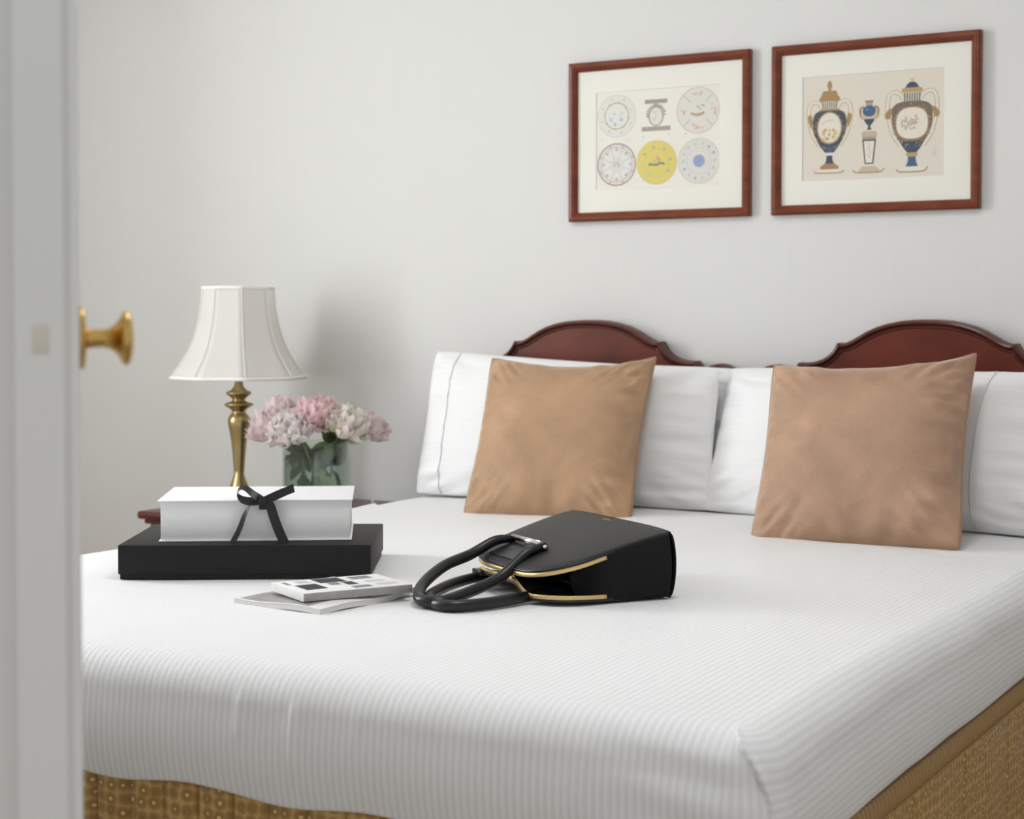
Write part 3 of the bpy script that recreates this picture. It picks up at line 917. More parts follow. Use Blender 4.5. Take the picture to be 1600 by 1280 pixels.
# bottom-middle yellow plate
cx, cz = at(0.497, 0.742)
S.append((ell(cx, cz, rp * 1.03), (0.66, 0.55, 0.20), 1)); S.append((ell(cx, cz, rp * 1.0), (0.74, 0.63, 0.17), 2)); ring(S, cx, cz, rp * 0.62, rp * 0.635, (0.64, 0.53, 0.16), 3)
for i in range(8):
    a = 2 * PI * i / 8 + 0.2
    blob(S, cx + rp * 0.72 * math.cos(a), cz + rp * 0.72 * math.sin(a), 0.0055, rnd.choice([(0.66, 0.50, 0.42), (0.50, 0.44, 0.36), (0.58, 0.56, 0.50)]), 4, rnd)
for i in range(11): blob(S, cx - 0.020 + 0.004 * i, cz - 0.004 + rnd.uniform(-.003, .002), 0.0042, (0.22, 0.30, 0.16), 4, rnd)
for i in range(6): blob(S, cx + rnd.uniform(-0.008, 0.010), cz + 0.008 + rnd.uniform(-.004, .006), 0.0045, (0.74, 0.40, 0.24), 5, rnd)
# bottom-right plate with a blue boss
cx, cz = at(0.835, 0.748)
S.append((ell(cx, cz, rp * 1.04), (0.735, 0.72, 0.665), 1)); ring(S, cx, cz, rp * 1.02, rp * 1.04, (0.50, 0.46, 0.40), 2)
ring(S, cx, cz, rp * 0.60, rp * 0.62, (0.62, 0.60, 0.55), 2); S.append((ell(cx, cz, rp * 0.285), (0.30, 0.38, 0.58), 3)); ring(S, cx, cz, rp * 0.2, rp * 0.22, (0.40, 0.47, 0.64), 4)
for i in range(14):
    a = 2 * PI * i / 14
    blob(S, cx + rp * 0.80 * math.cos(a), cz + rp * 0.80 * math.sin(a), 0.0042, rnd.choice([(0.42, 0.42, 0.42), (0.62, 0.52, 0.46), (0.55, 0.58, 0.58)]), 3, rnd)
# faint marks under the pieces
for u, v in [(0.05, 0.49), (0.26, 0.5), (0.39, 0.48), (0.60, 0.47), (0.73, 0.47)]:
    x, z = at(u, v); blob(S, x, z, 0.004, (0.66, 0.67, 0.62), 1, rnd)
ink_mesh('china_drawing', S, ta)

tb, px0, px1, pz0, pz1 = picture('framed_urn_print', -1.573, -1.040, 1.397, 1.828,
                                 'wood-framed print of three blue and gold urns, right of two above the bed', M['print_right'])
S = []
K = 0.000239
def q(x, y):   # drawing units: 1520 wide, y downwards from the sheet top
    return px0 + (x - 45) * K, pz1 - y * K
GOLD = (0.40, 0.25, 0.10); GOLD2 = (0.50, 0.34, 0.16); NAVY = (0.055, 0.075, 0.105); DARK = (0.09, 0.085, 0.075); IVORY = (0.80, 0.75, 0.65); BEIGE = (0.62, 0.50, 0.37); DBLUE = (0.06, 0.12, 0.24)
def ps(cx, prof, c, layer, dy=0):
    S.append(([q(cx + w, y - dy) for y, w in prof] + [q(cx - w, y - dy) for y, w in reversed(prof)], c, layer))
def el(cx, cy, rx, ry, c, layer, sq=2.0):
    n = 44; P = []
    for i in range(n):
        a = 2 * PI * i / n; ca, sa = math.cos(a), math.sin(a)
        P.append(q(cx + rx * math.copysign(abs(ca) ** (2 / sq), ca), cy - ry * math.copysign(abs(sa) ** (2 / sq), sa)))
    S.append((P, c, layer))
def sk(P, w, c, layer): stroke(S, [q(*p) for p in P], w * K, c, layer)
def handles(cx, dy, P, leaf):
    for s in (-1, 1):
        sk([(cx + s * x, y - dy) for x, y in P], 44, GOLD2, 0); sk([(cx + s * x, y - dy) for x, y in P], 30, IVORY, 1)
        S.append(([q(cx + s * x, y - dy) for x, y in leaf], GOLD, 2))
# left urn
d = 72; cx = 345
handles(cx, d, [(85, 420), (110, 370), (165, 345), (215, 380), (232, 470), (215, 600), (170, 720), (110, 810)], [(205, 470), (240, 490), (238, 540), (205, 630), (180, 560)])
ps(cx, [(125, 1), (145, 18), (180, 27), (210, 17), (235, 12)], GOLD, 2, d)
ps(cx, [(234, 70), (260, 82), (290, 92), (312, 116), (330, 112), (350, 92)], GOLD, 2, d)
ps(cx, [(345, 78), (425, 76)], IVORY, 2, d)
for k in range(-3, 4): ps(cx + k * 24, [(348, 6), (424, 6)], DARK, 3, d)
ps(cx, [(418, 92), (440, 112), (452, 100)], GOLD2, 3, d)
ps(cx, [(440, 110), (462, 155), (500, 178), (560, 184), (620, 184), (690, 170), (760, 138), (820, 100), (862, 66), (890, 44)], DARK, 3, d)
ps(cx, [(470, 130), (520, 160), (620, 166), (700, 148), (780, 110), (850, 64), (880, 44)], NAVY, 4, d)
el(cx, 625 - d, 138, 170, GOLD2, 5); el(cx, 622 - d, 124, 156, IVORY, 6)
for i in range(34):
    a = rnd.uniform(0, 2 * PI); x, y = cx + 160 * math.cos(a), 640 - d - 205 * math.sin(a) * (1 if math.sin(a) < 0 else 0.85)
    blob(S, *q(x * 1.0, y), 0.0024, rnd.choice([GOLD, (0.34, 0.31, 0.22), (0.20, 0.24, 0.24)]), 5, rnd)
for i in range(16): blob(S, *q(cx + rnd.uniform(-75, 75), 700 - d + rnd.uniform(-60, 55)), 0.005, rnd.choice([(0.62, 0.42, 0.18), (0.52, 0.34, 0.16), (0.70, 0.55, 0.34)]), 7, rnd)
sk([(255, 580 - d), (310, 555 - d), (390, 540 - d)], 8, (0.62, 0.44, 0.36), 7)
ps(cx, [(820, 6), (845, 34), (870, 30), (885, 20)], DBLUE, 6, d)
ps(cx, [(885, 46), (900, 46), (916, 38)], IVORY, 4, d)
ps(cx, [(916, 34), (950, 32), (985, 42), (1003, 52)], NAVY, 4, d)
ps(cx, [(1000, 52), (1020, 84), (1035, 102), (1060, 98)], GOLD, 5, d)
ps(cx, [(1058, 98), (1068, 120), (1092, 126)], IVORY, 4, d); sk([(175, 1078 - d), (205, 1096 - d), (345, 1100 - d), (480, 1096 - d), (505, 1072 - d)], 9, GOLD, 5)
# middle small urn on a pedestal
d = 46; cx = 776
ps(cx, [(335, 46), (350, 44), (362, 36)], (0.30, 0.24, 0.19), 2, d); ps(cx, [(360, 36), (398, 40)], BEIGE, 2, d)
for k in (-2, 0, 2): ps(cx + k * 12, [(362, 4), (396, 4)], DARK, 3, d)
for s in (-1, 1): sk([(cx + s * 55, 400 - d), (cx + s * 95, 420 - d), (cx + s * 88, 500 - d), (cx + s * 60, 520 - d)], 24, GOLD, 1)
ps(cx, [(480, 92), (505, 88), (530, 60), (545, 30)], BEIGE, 2, d)
el(cx, 446 - d, 72, 58, DBLUE, 3); el(cx - 22, 430 - d, 10, 12, (0.22, 0.32, 0.46), 4)
ps(cx, [(528, 60), (560, 44), (590, 22)], NAVY, 3, d); ps(cx, [(590, 13), (620, 14), (642, 30)], DARK, 3, d)
ps(cx, [(640, 32), (660, 56)], IVORY, 2, d); ps(cx, [(655, 60), (672, 82), (700, 84), (712, 74)], (0.60, 0.46, 0.35), 2, d)
ps(cx, [(712, 72), (742, 74)], (0.36, 0.34, 0.31), 2, d); ps(cx, [(742, 74), (998, 46)], DARK, 2, d); ps(cx, [(758, 58), (985, 34)], IVORY, 3, d)
for i in range(7): blob(S, *q(cx + rnd.uniform(-14, 14), 790 - d + i * 22), 0.0026, (0.70, 0.48, 0.34), 4, rnd)
ps(cx, [(998, 44), (1020, 58)], IVORY, 2, d); ps(cx, [(1020, 62), (1035, 90), (1060, 108), (1082, 118)], BEIGE, 2, d)
sk([(600, 1060 - d), (640, 1082 - d), (776, 1086 - d), (900, 1080 - d), (940, 1048 - d)], 11, GOLD, 3)
# right urn
d = 20; cx = 1230
handles(cx, d, [(90, 330), (115, 280), (175, 245), (230, 260), (255, 330), (258, 450), (235, 560), (200, 680), (120, 800)], [(190, 395), (250, 420), (290, 470), (280, 515), (235, 520), (215, 460)])
el(cx, 130 - d, 17, 20, GOLD2, 1); el(cx, 130 - d, 10, 13, IVORY, 2)
ps(cx, [(148, 24), (165, 48), (190, 66), (208, 74)], NAVY, 2, d); ps(cx, [(204, 78), (216, 108), (238, 114), (256, 92)], GOLD2, 2, d)
ps(cx, [(254, 84), (350, 82)], IVORY, 2, d)
for k in range(-3, 4): ps(cx + k * 26, [(258, 7), (350, 7)], DARK, 3, d)
ps(cx, [(345, 96), (362, 160), (390, 196), (450, 212), (520, 214), (600, 202), (690, 168), (770, 124), (830, 84), (876, 48)], (0.19, 0.145, 0.105), 3, d)
ps(cx, [(760, 128), (830, 84), (872, 46)], NAVY, 4, d)
el(cx, 572 - d, 178, 174, GOLD, 5, 2.5); el(cx, 570 - d, 164, 160, IVORY, 6, 2.5)
for i in range(60):
    a = rnd.uniform(0, 2 * PI); rr = rnd.uniform(0.93, 1.15)
    x, y = cx + 182 * rr * math.cos(a), 585 - d - 205 * rr * math.sin(a)
    if y > 790: x = cx + (x - cx) * 0.5
    if abs(x - cx) < 205: blob(S, *q(x, y), 0.0022, rnd.choice([(0.36, 0.29, 0.24), (0.28, 0.26, 0.28), (0.42, 0.33, 0.22)]), 5, rnd)
for i in range(30):
    a = rnd.uniform(0, 2 * PI); rr = rnd.uniform(0, 1)
    blob(S, *q(cx + 115 * rr * math.cos(a), 565 - d + 80 * rr * math.sin(a)), 0.0046, rnd.choice([(0.66, 0.36, 0.22), (0.72, 0.48, 0.34), (0.48, 0.48, 0.34), (0.64, 0.52, 0.30), (0.45, 0.50, 0.50)]), 7, rnd)
ps(cx, [(874, 50), (888, 62), (905, 58), (918, 42)], GOLD2, 4, d); ps(cx, [(916, 42), (950, 40), (985, 50), (1016, 64)], DBLUE, 4, d)
ps(cx, [(1016, 70), (1030, 108), (1064, 124)], IVORY, 3, d); sk([(1065, 1045 - d), (1100, 1068 - d), (1230, 1074 - d), (1360, 1064 - d), (1395, 1022 - d)], 11, GOLD, 4)
sk([(1455, 870 - d), (1470, 840 - d), (1480, 880 - d), (1450, 900 - d), (1490, 905 - d)], 6, (0.55, 0.56, 0.52), 2)
ink_mesh('urn_drawing', S, tb)

# ------------------------------------------------------------------ nightstand
NX0, NX1, NY0, NY1, NZ = -3.20, -2.66, 3.55, 4.12, 0.602
ns = thing('nightstand', 'dark mahogany nightstand mostly hidden behind the boxes and bed', 'nightstand', ((NX0 + NX1) / 2, (NY0 + NY1) / 2, 0))
w, dpt = NX1 - NX0, NY1 - NY0
box('top', (0, 0, NZ - 0.011), (w, dpt, 0.022), M['mahogany_dark'], ns, 0.008, 3)
box('cornice', (0, 0, NZ - 0.029), (w - 0.03, dpt - 0.03, 0.014), M['mahogany_dark'], ns, 0.004)
box('body', (0, 0.006, NZ - 0.145), (w - 0.045, dpt - 0.05, 0.22), M['mahogany'], ns, 0.004)
dr = box('drawer', (0, -dpt / 2 + 0.025, NZ - 0.14), (w - 0.11, 0.02, 0.15), M['mahogany_dark'], ns, 0.005)
V, F = lathe([(0.006, 0), (0.006, 0.01), (0.014, 0.016), (0.015, 0.022), (0.009, 0.027), (0.001, 0.028)], 20)
mk('drawer_knob', [(v[0], -dpt / 2 + 0.015 - v[2], v[1] + NZ - 0.14) for v in V], F, M['brass'], dr)
for sx in (-1, 1):
    for sy in (-1, 1):
        box('leg', (sx * (w / 2 - 0.045), sy * (dpt / 2 - 0.047), 0.18), (0.04, 0.04, 0.36), M['mahogany_dark'], ns, 0.005)
V, F = lathe([(0.0005, 0.0), (0.003, 0.0004), (0.0045, 0.002), (0.005, 0.0047), (0.0042, 0.0075), (0.0022, 0.0092), (0.0004, 0.0096)], 20)
bd = mk('ball', [(v[0] - 2.742, v[1] + 4.035, v[2] + NZ) for v in V], F, M['ball'], loc=(-2.742, 4.035, NZ))  # small white spot of unknown nature, modelled as a ball
tag(bd, 'tiny white round bead on the nightstand beside the bed', 'ball')

# ------------------------------------------------------------------ lamp
LX, LY = -3.08, 3.85
lamp = thing('table_lamp', 'brass table lamp with ivory bell shade beside the flowers', 'lamp', (LX, LY, NZ))
u1 = 1 / 543.0
rows = [(592, 6.2), (600, 6.6), (604.5, 7.6), (607, 10.5), (609.5, 12), (611.5, 17), (613.7, 20), (616, 19), (619, 15), (622.5, 11), (625, 9.6), (627.5, 12), (629.5, 19),
        (631.5, 23), (634, 21.5), (637, 16.5), (640, 12), (643, 10.2), (645.5, 11.2), (649, 14.5), (654, 17), (659, 17.4), (666, 16.4), (676, 14.2),
        (690, 12), (703, 10.6), (720, 9.2), (735, 8.2), (741.5, 7.6), (743.5, 8.8), (748, 9.8), (754, 12.4), (760, 14.6), (766, 18), (771, 24), (775, 31), (778, 36)]
ztop_l = 0.96 - NZ
def zl(y): return ztop_l - (y - 592.1) * u1
bz = zl(778)
prof = [(w_ * u1, zl(y)) for y, w_ in rows] 
prof += [(0.075, bz - 0.008), (0.080, bz * 0.5), (0.080, 0.004), (0.076, 0.0)]
V, F = lathe(list(reversed(prof)), 48)
mk('lamp_column', V, F, M['lamp_brass'], lamp)
V, F = tube([(0, 0, ztop_l - 0.005), (0, 0, ztop_l + 0.12)], 0.012, 14)
mk('lamp_socket', V, F, M['lamp_brass'], lamp)
shade_prof = [(0.0, 0.193), (0.012, 0.187), (0.035, 0.170), (0.070, 0.147), (0.110, 0.1285), (0.150, 0.1165), (0.190, 0.1085), (0.230, 0.104), (0.262, 0.102)]
za = ztop_l + 0.002
vz0 = math.radians(-45.8)
nseg = 6
def octo(r, h, bow=0.0):
    P = []
    for k in range(8):
        a, b = vz0 + k * PI / 4, vz0 + (k + 1) * PI / 4
        pa = Vector((math.cos(a), math.sin(a), 0)) * r; pb = Vector((math.cos(b), math.sin(b), 0)) * r
        for s in range(nseg):
            p = pa.lerp(pb, s / nseg)
            f = 1 - bow * math.sin(PI * s / nseg)
            P.append((p.x * f, p.y * f, h))
    return P
shade = None
n = 8 * nseg
prs = []
for i in range(33):
    h = 0.262 * i / 32
    r = interp(shade_prof, h)
    # linear blend keeps the bell curve even
    for (a, ra), (b, rb) in zip(shade_prof, shade_prof[1:]):
        if a <= h <= b + 1e-9: r = ra + (rb - ra) * (h - a) / (b - a)
    prs.append((r, h))
first = None
for k in range(8):            # eight sewn panels
    V, F = [], []
    for r, h in prs:
        ring_ = octo(r, za + h, 0.012); ring_.append(ring_[0])
        V += ring_[k * nseg:k * nseg + nseg + 1]
    m = nseg + 1
    F = [(j * m + i, j * m + i + 1, (j + 1) * m + i + 1, (j + 1) * m + i) for j in range(len(prs) - 1) for i in range(nseg)]
    o = mk('shade_panel', V, F, M['shade'], lamp)
    sd = o.modifiers.new('cloth', 'SOLIDIFY'); sd.thickness = 0.0016; sd.offset = -1
for k in range(8):
    a = vz0 + k * PI / 4
    P = [(math.cos(a) * (r + 0.0004), math.sin(a) * (r + 0.0004), za + h) for r, h in prs]
    V, F = tube(P, 0.0016, 6)
    mk('shade_seam', V, F, M['shade_trim'], lamp)
for r, h, rad in ((0.1935, 0.002, 0.0036), (0.1025, 0.258, 0.004)):
    P = octo(r, za + h, 0.012)
    V, F = tube(P, rad, 8, closed=True, flat=(0.8, 1.4))
    mk('shade_trim', V, F, M['shade_trim'], lamp)
sp = [tube([(0, 0, za + 0.235), (math.cos(vz0 + a) * 0.10, math.sin(vz0 + a) * 0.10, za + 0.252)], 0.0014, 6) for a in (0, PI / 2, PI, 3 * PI / 2)]
V, F = join(*sp)
mk('shade_spider', V, F, M['lamp_brass'], lamp)

# ------------------------------------------------------------------ vase with peonies
VXc, VYc, VR = -2.765, 3.80, math.radians(19.5)
vs = thing('glass_vase', 'square clear glass vase of water holding pink peonies', 'vase', (VXc, VYc, NZ), VR)
hw, vh, wt = 0.079, 0.192, 0.004
def square_ring(h, z, r=0.006, n=3):
    P = []
    for k, (sx, sy) in enumerate(((1, 1), (-1, 1), (-1, -1), (1, -1))):
        for s in range(n + 1):
            a = k * PI / 2 + (PI / 2) * s / n
            P.append((sx * (h - r) + r * math.cos(a), sy * (h - r) + r * math.sin(a), z))
    return P
rg = [square_ring(hw, 0.0), square_ring(hw, vh), square_ring(hw - wt, vh), square_ring(hw - wt, 0.012)]
m = len(rg[0]); V = [p for r_ in rg for p in r_]
F = [(j * m + i, j * m + (i + 1) % m, (j + 1) * m + (i + 1) % m, (j + 1) * m + i) for j in range(3) for i in range(m)]
F += [tuple(range(m - 1, -1, -1)), tuple(3 * m + i for i in range(m))]
sharp(mk('vase_wall', V, F, M['vase_glass'], vs), 30)
rg = [square_ring(hw - wt - 0.0006, 0.0126), square_ring(hw - wt - 0.0006, 0.150)]
V = rg[0] + rg[1]; F = [(i, (i + 1) % m, m + (i + 1) % m, m + i) for i in range(m)] + [tuple(range(m - 1, -1, -1)), tuple(m + i for i in range(m))]
sharp(mk('water', V, F, M['vase_water'], vs), 30)

def petal_grid(Ln, wd, cup, ruff, seed, nu=6, nv=7):
    def fn(a, b):
        u = a * 2 - 1
        wv = wd * math.sin(PI * min(1.0, 0.12 + 0.78 * b)) ** 0.7
        x = u * wv / 2
        y = Ln * b * (1 - 0.16 * u * u * b) + ruff * Ln * 0.5 * nz(u * 3 + seed, seed * 1.7) * b
        z = cup * (u * u * 0.5 * wd + 0.9 * b * b * Ln) + ruff * 0.02 * nz(u * 5 + seed, b * 4, seed) * b
        return Vector((x, y, z))
    return grid(fn, nu, nv)
def peony_meshes(seed, dens):
    rn = random.Random(seed)
    guard = petal_grid(0.055, 0.056, 0.55, 0.5, seed)
    parts = []
    for i in range(dens):
        th = math.acos(1 - 0.98 * (i + 0.5) / dens); ph = i * 2.39996 + rn.uniform(-.3, .3)
        Ln = rn.uniform(0.026, 0.040); wd = rn.uniform(0.024, 0.036)
        V, F = petal_grid(Ln, wd, rn.uniform(0.3, 0.75), 1.0, seed * 3 + i, 5, 5)
        # petal stands along +Y; turn it to the direction (th, ph)
        twist = Matrix.Rotation(rn.uniform(-0.5, 0.5), 3, 'Y')
        rot = Matrix.Rotation(ph, 3, 'Z') @ Matrix.Rotation(PI / 2 - th, 3, 'X')
        base = Vector((math.cos(ph + PI / 2) * math.sin(th), math.sin(ph + PI / 2) * math.sin(th), math.cos(th))) * 0.022
        parts.append(([rot @ (twist @ v) + base for v in V], F))
    return guard, join(*parts)
def leaf_mesh(Ln, wd, seed):
    def fn(a, b):
        u = a * 2 - 1
        x = u * wd / 2 * math.sin(PI * min(1, b * 0.96 + 0.03)) ** 0.8
        return Vector((x, Ln * b, 0.12 * abs(u) * wd - 0.25 * Ln * b * b + 0.004 * nz(b * 3, seed)))
    return grid(fn, 5, 8)

FL = [ # view-plane right (m), up from the nightstand (m), away from camera, size, kind, label
    (-0.092, 0.232, 0.00, 1.05, 'petal_blush', 'blush peony at the far left of the bunch, nearest the lamp'),
    (-0.042, 0.226, -0.055, 1.12, 'petal_white', 'full white peony low at the front left of the vase'),
    (-0.068, 0.282, 0.03, 0.85, 'petal_blush', 'blush peony at the upper left behind the white one'),
    (0.024, 0.258, -0.025, 1.18, 'petal_pink', 'deepest pink peony at the top middle of the bunch'),
    (0.095, 0.240, -0.040, 1.12, 'petal_cream', 'cream peony with yellow centre, right of the pink one'),
    (0.160, 0.232, 0.020, 0.95, 'petal_blush', 'pale pink peony at the far right of the bunch'),
    (0.045, 0.250, 0.070, 0.90, 'petal_blush', 'pale pink peony at the back of the bunch'),
]
vr = Vector((math.cos(math.radians(36)), math.sin(math.radians(36)), 0))      # rightwards along the vase's broad face as seen from the room
vb = Vector((-vr.y, vr.x, 0))
vc = Vector((VXc, VYc, NZ))
guards = {}
for i, (rx, up, bk, sc, kind, lab) in enumerate(FL):
    p = vc + vr * (rx - 0.028) + vb * bk + Vector((0, 0, up - 0.024)); sc = sc * 1.12
    out = (vr * rx + vb * (bk - 0.05)) * 5.0 + Vector((0, 0, 1.0)); out.normalize()
    e = thing('peony', lab, 'flower', p, 0, 'peonies in the glass vase')
    rotm = Vector((0, 0, 1)).rotation_difference(out).to_matrix()
    g, (RV, RF) = peony_meshes(11 + i, 84)
    o = mk('petal_ruffle', [rotm @ (v * sc * 1.02) for v in RV], RF, M[kind], e)
    gm = bpy.data.meshes.new('guard_petal')
    gm.from_pydata([tuple(v * sc) for v in g[0]], [], g[1]); gm.materials.append(M['petal_blush' if kind != 'petal_pink' else 'petal_pink'])
    gm.polygons.foreach_set('use_smooth', [True] * len(gm.polygons))
    for k in range(9):
        o = bpy.data.objects.new('guard_petal', gm); COL.objects.link(o); o.parent = e
        mt = rotm @ Matrix.Rotation(k * 2 * PI / 9 + i, 3, 'Z') @ Matrix.Rotation(math.radians(4 + 14 * ((k * 5) % 3)), 3, 'X')
        o.rotation_euler = mt.to_euler()
        o.location = rotm @ Vector((0, 0, -0.004))
    if kind == 'petal_cream':
        rn = random.Random(5); pts = []
        face = rotm @ Vector((-0.25, -0.75, 0.55)).normalized()
        for k in range(26):
            dv = (face + Vector((rn.uniform(-.4, .4), rn.uniform(-.4, .4), rn.uniform(-.4, .4)))).normalized()
            pts.append(tube([dv * 0.03, dv * rn.uniform(0.056, 0.064)], 0.0014, 5))
        V, F = join(*pts); mk('stamens', V, F, M['stamen'], e)
    # stem down into the water, and leaves on it
    foot = vc + Vector((random.uniform(-0.035, 0.035), random.uniform(-0.035, 0.035), 0.02)) - p
    lim = vc + (vr * max(-0.05, min(0.05, rx)) + vb * max(-0.05, min(0.05, bk))) + Vector((0, 0, 0.195)) - p
    P = smooth_path([(0, 0, 0), tuple(lim * 0.55 + Vector((0, 0, 0.006))), tuple(lim), tuple(lim.lerp(foot, 0.6)), tuple(foot)], 5)
    V, F = tube(P, 0.0028, 7); mk('stem', V, F, M['stem'], e)
    for k in range(8):
        LV, LF = leaf_mesh(random.uniform(0.065, 0.10), random.uniform(0.032, 0.048), i * 7 + k)
        t = (0.30, 0.5, 0.58, 0.64, 0.70, 0.78, 0.86, 0.93)[k]
        c = P[int(t * (len(P) - 1))]
        # leaves inside the glass hang downwards and are kept within its walls
        az = random.uniform(0, 2 * PI); el_ = random.uniform(-1.4, 0.6) if k else random.uniform(-0.6, 0.0)
        mt = Matrix.Rotation(az, 3, 'Z') @ Matrix.Rotation(el_, 3, 'X') @ Matrix.Rotation(random.uniform(-1, 1), 3, 'Y')
        W_ = []
        ci, si = math.cos(-VR), math.sin(-VR)
        for v in LV:
            wv = mt @ v + c + p - vc
            lx, ly = wv.x * ci - wv.y * si, wv.x * si + wv.y * ci
            if wv.z < 0.205:
                lx = max(-0.072, min(0.072, lx)); ly = max(-0.072, min(0.072, ly))
            wv.z = max(0.016, wv.z)
            ci2, si2 = math.cos(VR), math.sin(VR)
            W_.append(Vector((lx * ci2 - ly * si2, lx * si2 + ly * ci2, wv.z)) + vc - p)
        mk('leaf', W_, LF, M['leaf_pale' if (k + i) % 3 == 0 else 'leaf'], e)

# ------------------------------------------------------------------ gift boxes
BZ = 0.646
bb = thing('gift_box', 'wide flat matt black lidded box under the white box', 'box', (-1.765, 2.590, BZ), math.radians(30), 'stacked gift boxes')
bw, bd_, bh = 0.467, 0.335, 0.064
box('box_base', (-bw / 2, bd_ / 2, 0.022), (bw - 0.006, bd_ - 0.006, 0.044), M['black_card'], bb, 0.0012)
bm = bmesh.new()
box_bm(bm, (-bw / 2, bd_ / 2, bh - 0.027), (bw, bd_, 0.054), 0.0016)
lid = from_bm('box_lid', bm, M['black_card'], bb); sharp(lid, 40)

wb = thing('gift_box', 'white flap-top box with a black ribbon bow, on the black box', 'box', (-1.836, 2.630, BZ + bh + 0.0003), math.radians(34), 'stacked gift boxes')
ww, wd_, wh = 0.360, 0.262, 0.0775
box('box_body', (-ww / 2, wd_ / 2, wh / 2), (ww - 0.007, wd_ - 0.007, wh - 0.004), M['white_card'], wb, 0.0012)
box('bottom_board', (-ww / 2, wd_ / 2, 0.0012), (ww, wd_, 0.0024), M['white_card'], wb, 0.0006)
box('cover_flap', (-ww / 2, wd_ / 2 - 0.001, wh - 0.0011), (ww + 0.004, wd_ + 0.004, 0.0026), M['white_card'], wb, 0.0009)

def ribbon(P, Wd, width, thick=0.0009, sub=8):
    """Flat ribbon along path P with a width direction per control point."""
    C_ = smooth_path(P, sub); D_ = smooth_path(Wd, sub)
    V, F = [], []
    n = len(C_)
    for i in range(n):
        t = (C_[min(i + 1, n - 1)] - C_[max(i - 1, 0)]).normalized()
        wv = D_[i].normalized(); nr = t.cross(wv).normalized() * thick / 2
        wv = wv * width / 2
        V += [C_[i] + wv + nr, C_[i] - wv + nr, C_[i] - wv - nr, C_[i] + wv - nr]
    for i in range(n - 1):
        for k in range(4):
            F.append((i * 4 + k, i * 4 + (k + 1) % 4, (i + 1) * 4 + (k + 1) % 4, (i + 1) * 4 + k))
    F += [(3, 2, 1, 0), tuple((n - 1) * 4 + k for k in range(4))]
    return V, F
rib = bpy.data.objects.new('ribbon_bow', None); COL.objects.link(rib); rib.parent = wb
rib.location = (-0.167, -0.0075, wh - 0.004); rib['label'] = 'black satin ribbon bow'
RW = 0.0155
# strap lying over the flap edge and down the front
V, F = ribbon([(0.002, 0.050, 0.0062), (0.002, 0.012, 0.0062), (0.002, -0.0005, 0.004), (0.002, -0.002, -0.010), (0.002, -0.002, -0.0135)], [(1, 0, 0)] * 5, RW)
sharp(mk('strap', V, F, M['ribbon'], rib), 50)
V, F = ribbon([(-0.009, -0.004, 0.004), (-0.003, -0.010, 0.006), (0.004, -0.011, 0.004), (0.012, -0.006, 0.000)], [(0.3, 0, 1)] * 4, 0.014, 0.004)
sharp(mk('knot', V, F, M['ribbon'], rib), 60)
V, F = ribbon([(-0.002, -0.006, 0.006), (-0.016, -0.004, 0.016), (-0.031, 0.001, 0.027), (-0.042, 0.006, 0.026), (-0.046, 0.004, 0.015),
               (-0.037, -0.004, 0.006), (-0.020, -0.008, 0.003), (-0.004, -0.007, 0.003)],
              [(0.5, 0.4, 0.9), (0.4, 0.7, 0.7), (0.2, 0.9, 0.5), (0, 1, 0.35), (0, 1, 0.4), (0.1, 0.6, 0.8), (0.2, 0.3, 0.9), (0.3, 0, 1)], RW)
sharp(mk('bow_loop', V, F, M['ribbon'], rib), 60)
V, F = ribbon([(0.004, -0.008, 0.003), (0.018, -0.010, 0.010), (0.036, -0.010, 0.018), (0.057, -0.008, 0.026), (0.059, -0.006, 0.0275), (0.056, -0.004, 0.026), (0.036, -0.005, 0.017), (0.016, -0.006, 0.008), (0.004, -0.006, 0.003)],
              [(-0.3, 0, 1), (-0.3, 0.2, 1), (-0.25, 0.2, 1), (-0.2, 0.2, 1), (-0.2, 0.2, 1), (-0.2, 0.2, 1), (-0.25, 0.2, 1), (-0.3, 0.2, 1), (-0.3, 0, 1)], RW)
sharp(mk('bow_loop', V, F, M['ribbon'], rib), 60)
V, F = ribbon([(-0.008, -0.007, 0.003), (-0.022, -0.010, -0.004), (-0.031, -0.012, -0.020), (-0.040, -0.013, -0.045), (-0.050, -0.016, -0.066), (-0.056, -0.0195, -0.0765)],
              [(0.6, -0.2, 0.7), (0.6, -0.5, 0.6), (0.7, -0.7, 0.2), (0.8, -0.5, 0.2), (1, -0.2, 0.2), (1, 0, 0.2)], 0.0130)
sharp(mk('ribbon_tail', V, F, M['ribbon'], rib), 60)
V, F = ribbon([(0.008, -0.007, 0.002), (0.016, -0.011, -0.006), (0.022, -0.012, -0.025), (0.031, -0.013, -0.050), (0.041, -0.0165, -0.072), (0.049, -0.0205, -0.088), (0.053, -0.022, -0.097)],
              [(0.8, 0, 0.6), (0.9, -0.2, 0.3), (1, -0.1, 0.25), (1, 0, 0.3), (1, 0, 0.35), (1, 0, 0.4), (1, 0, 0.4)], 0.0180)
sharp(mk('ribbon_tail', V, F, M['ribbon'], rib), 60)

# ------------------------------------------------------------------ magazines
def patch(S, pts, c, layer=1): S.append((pts, c, layer))
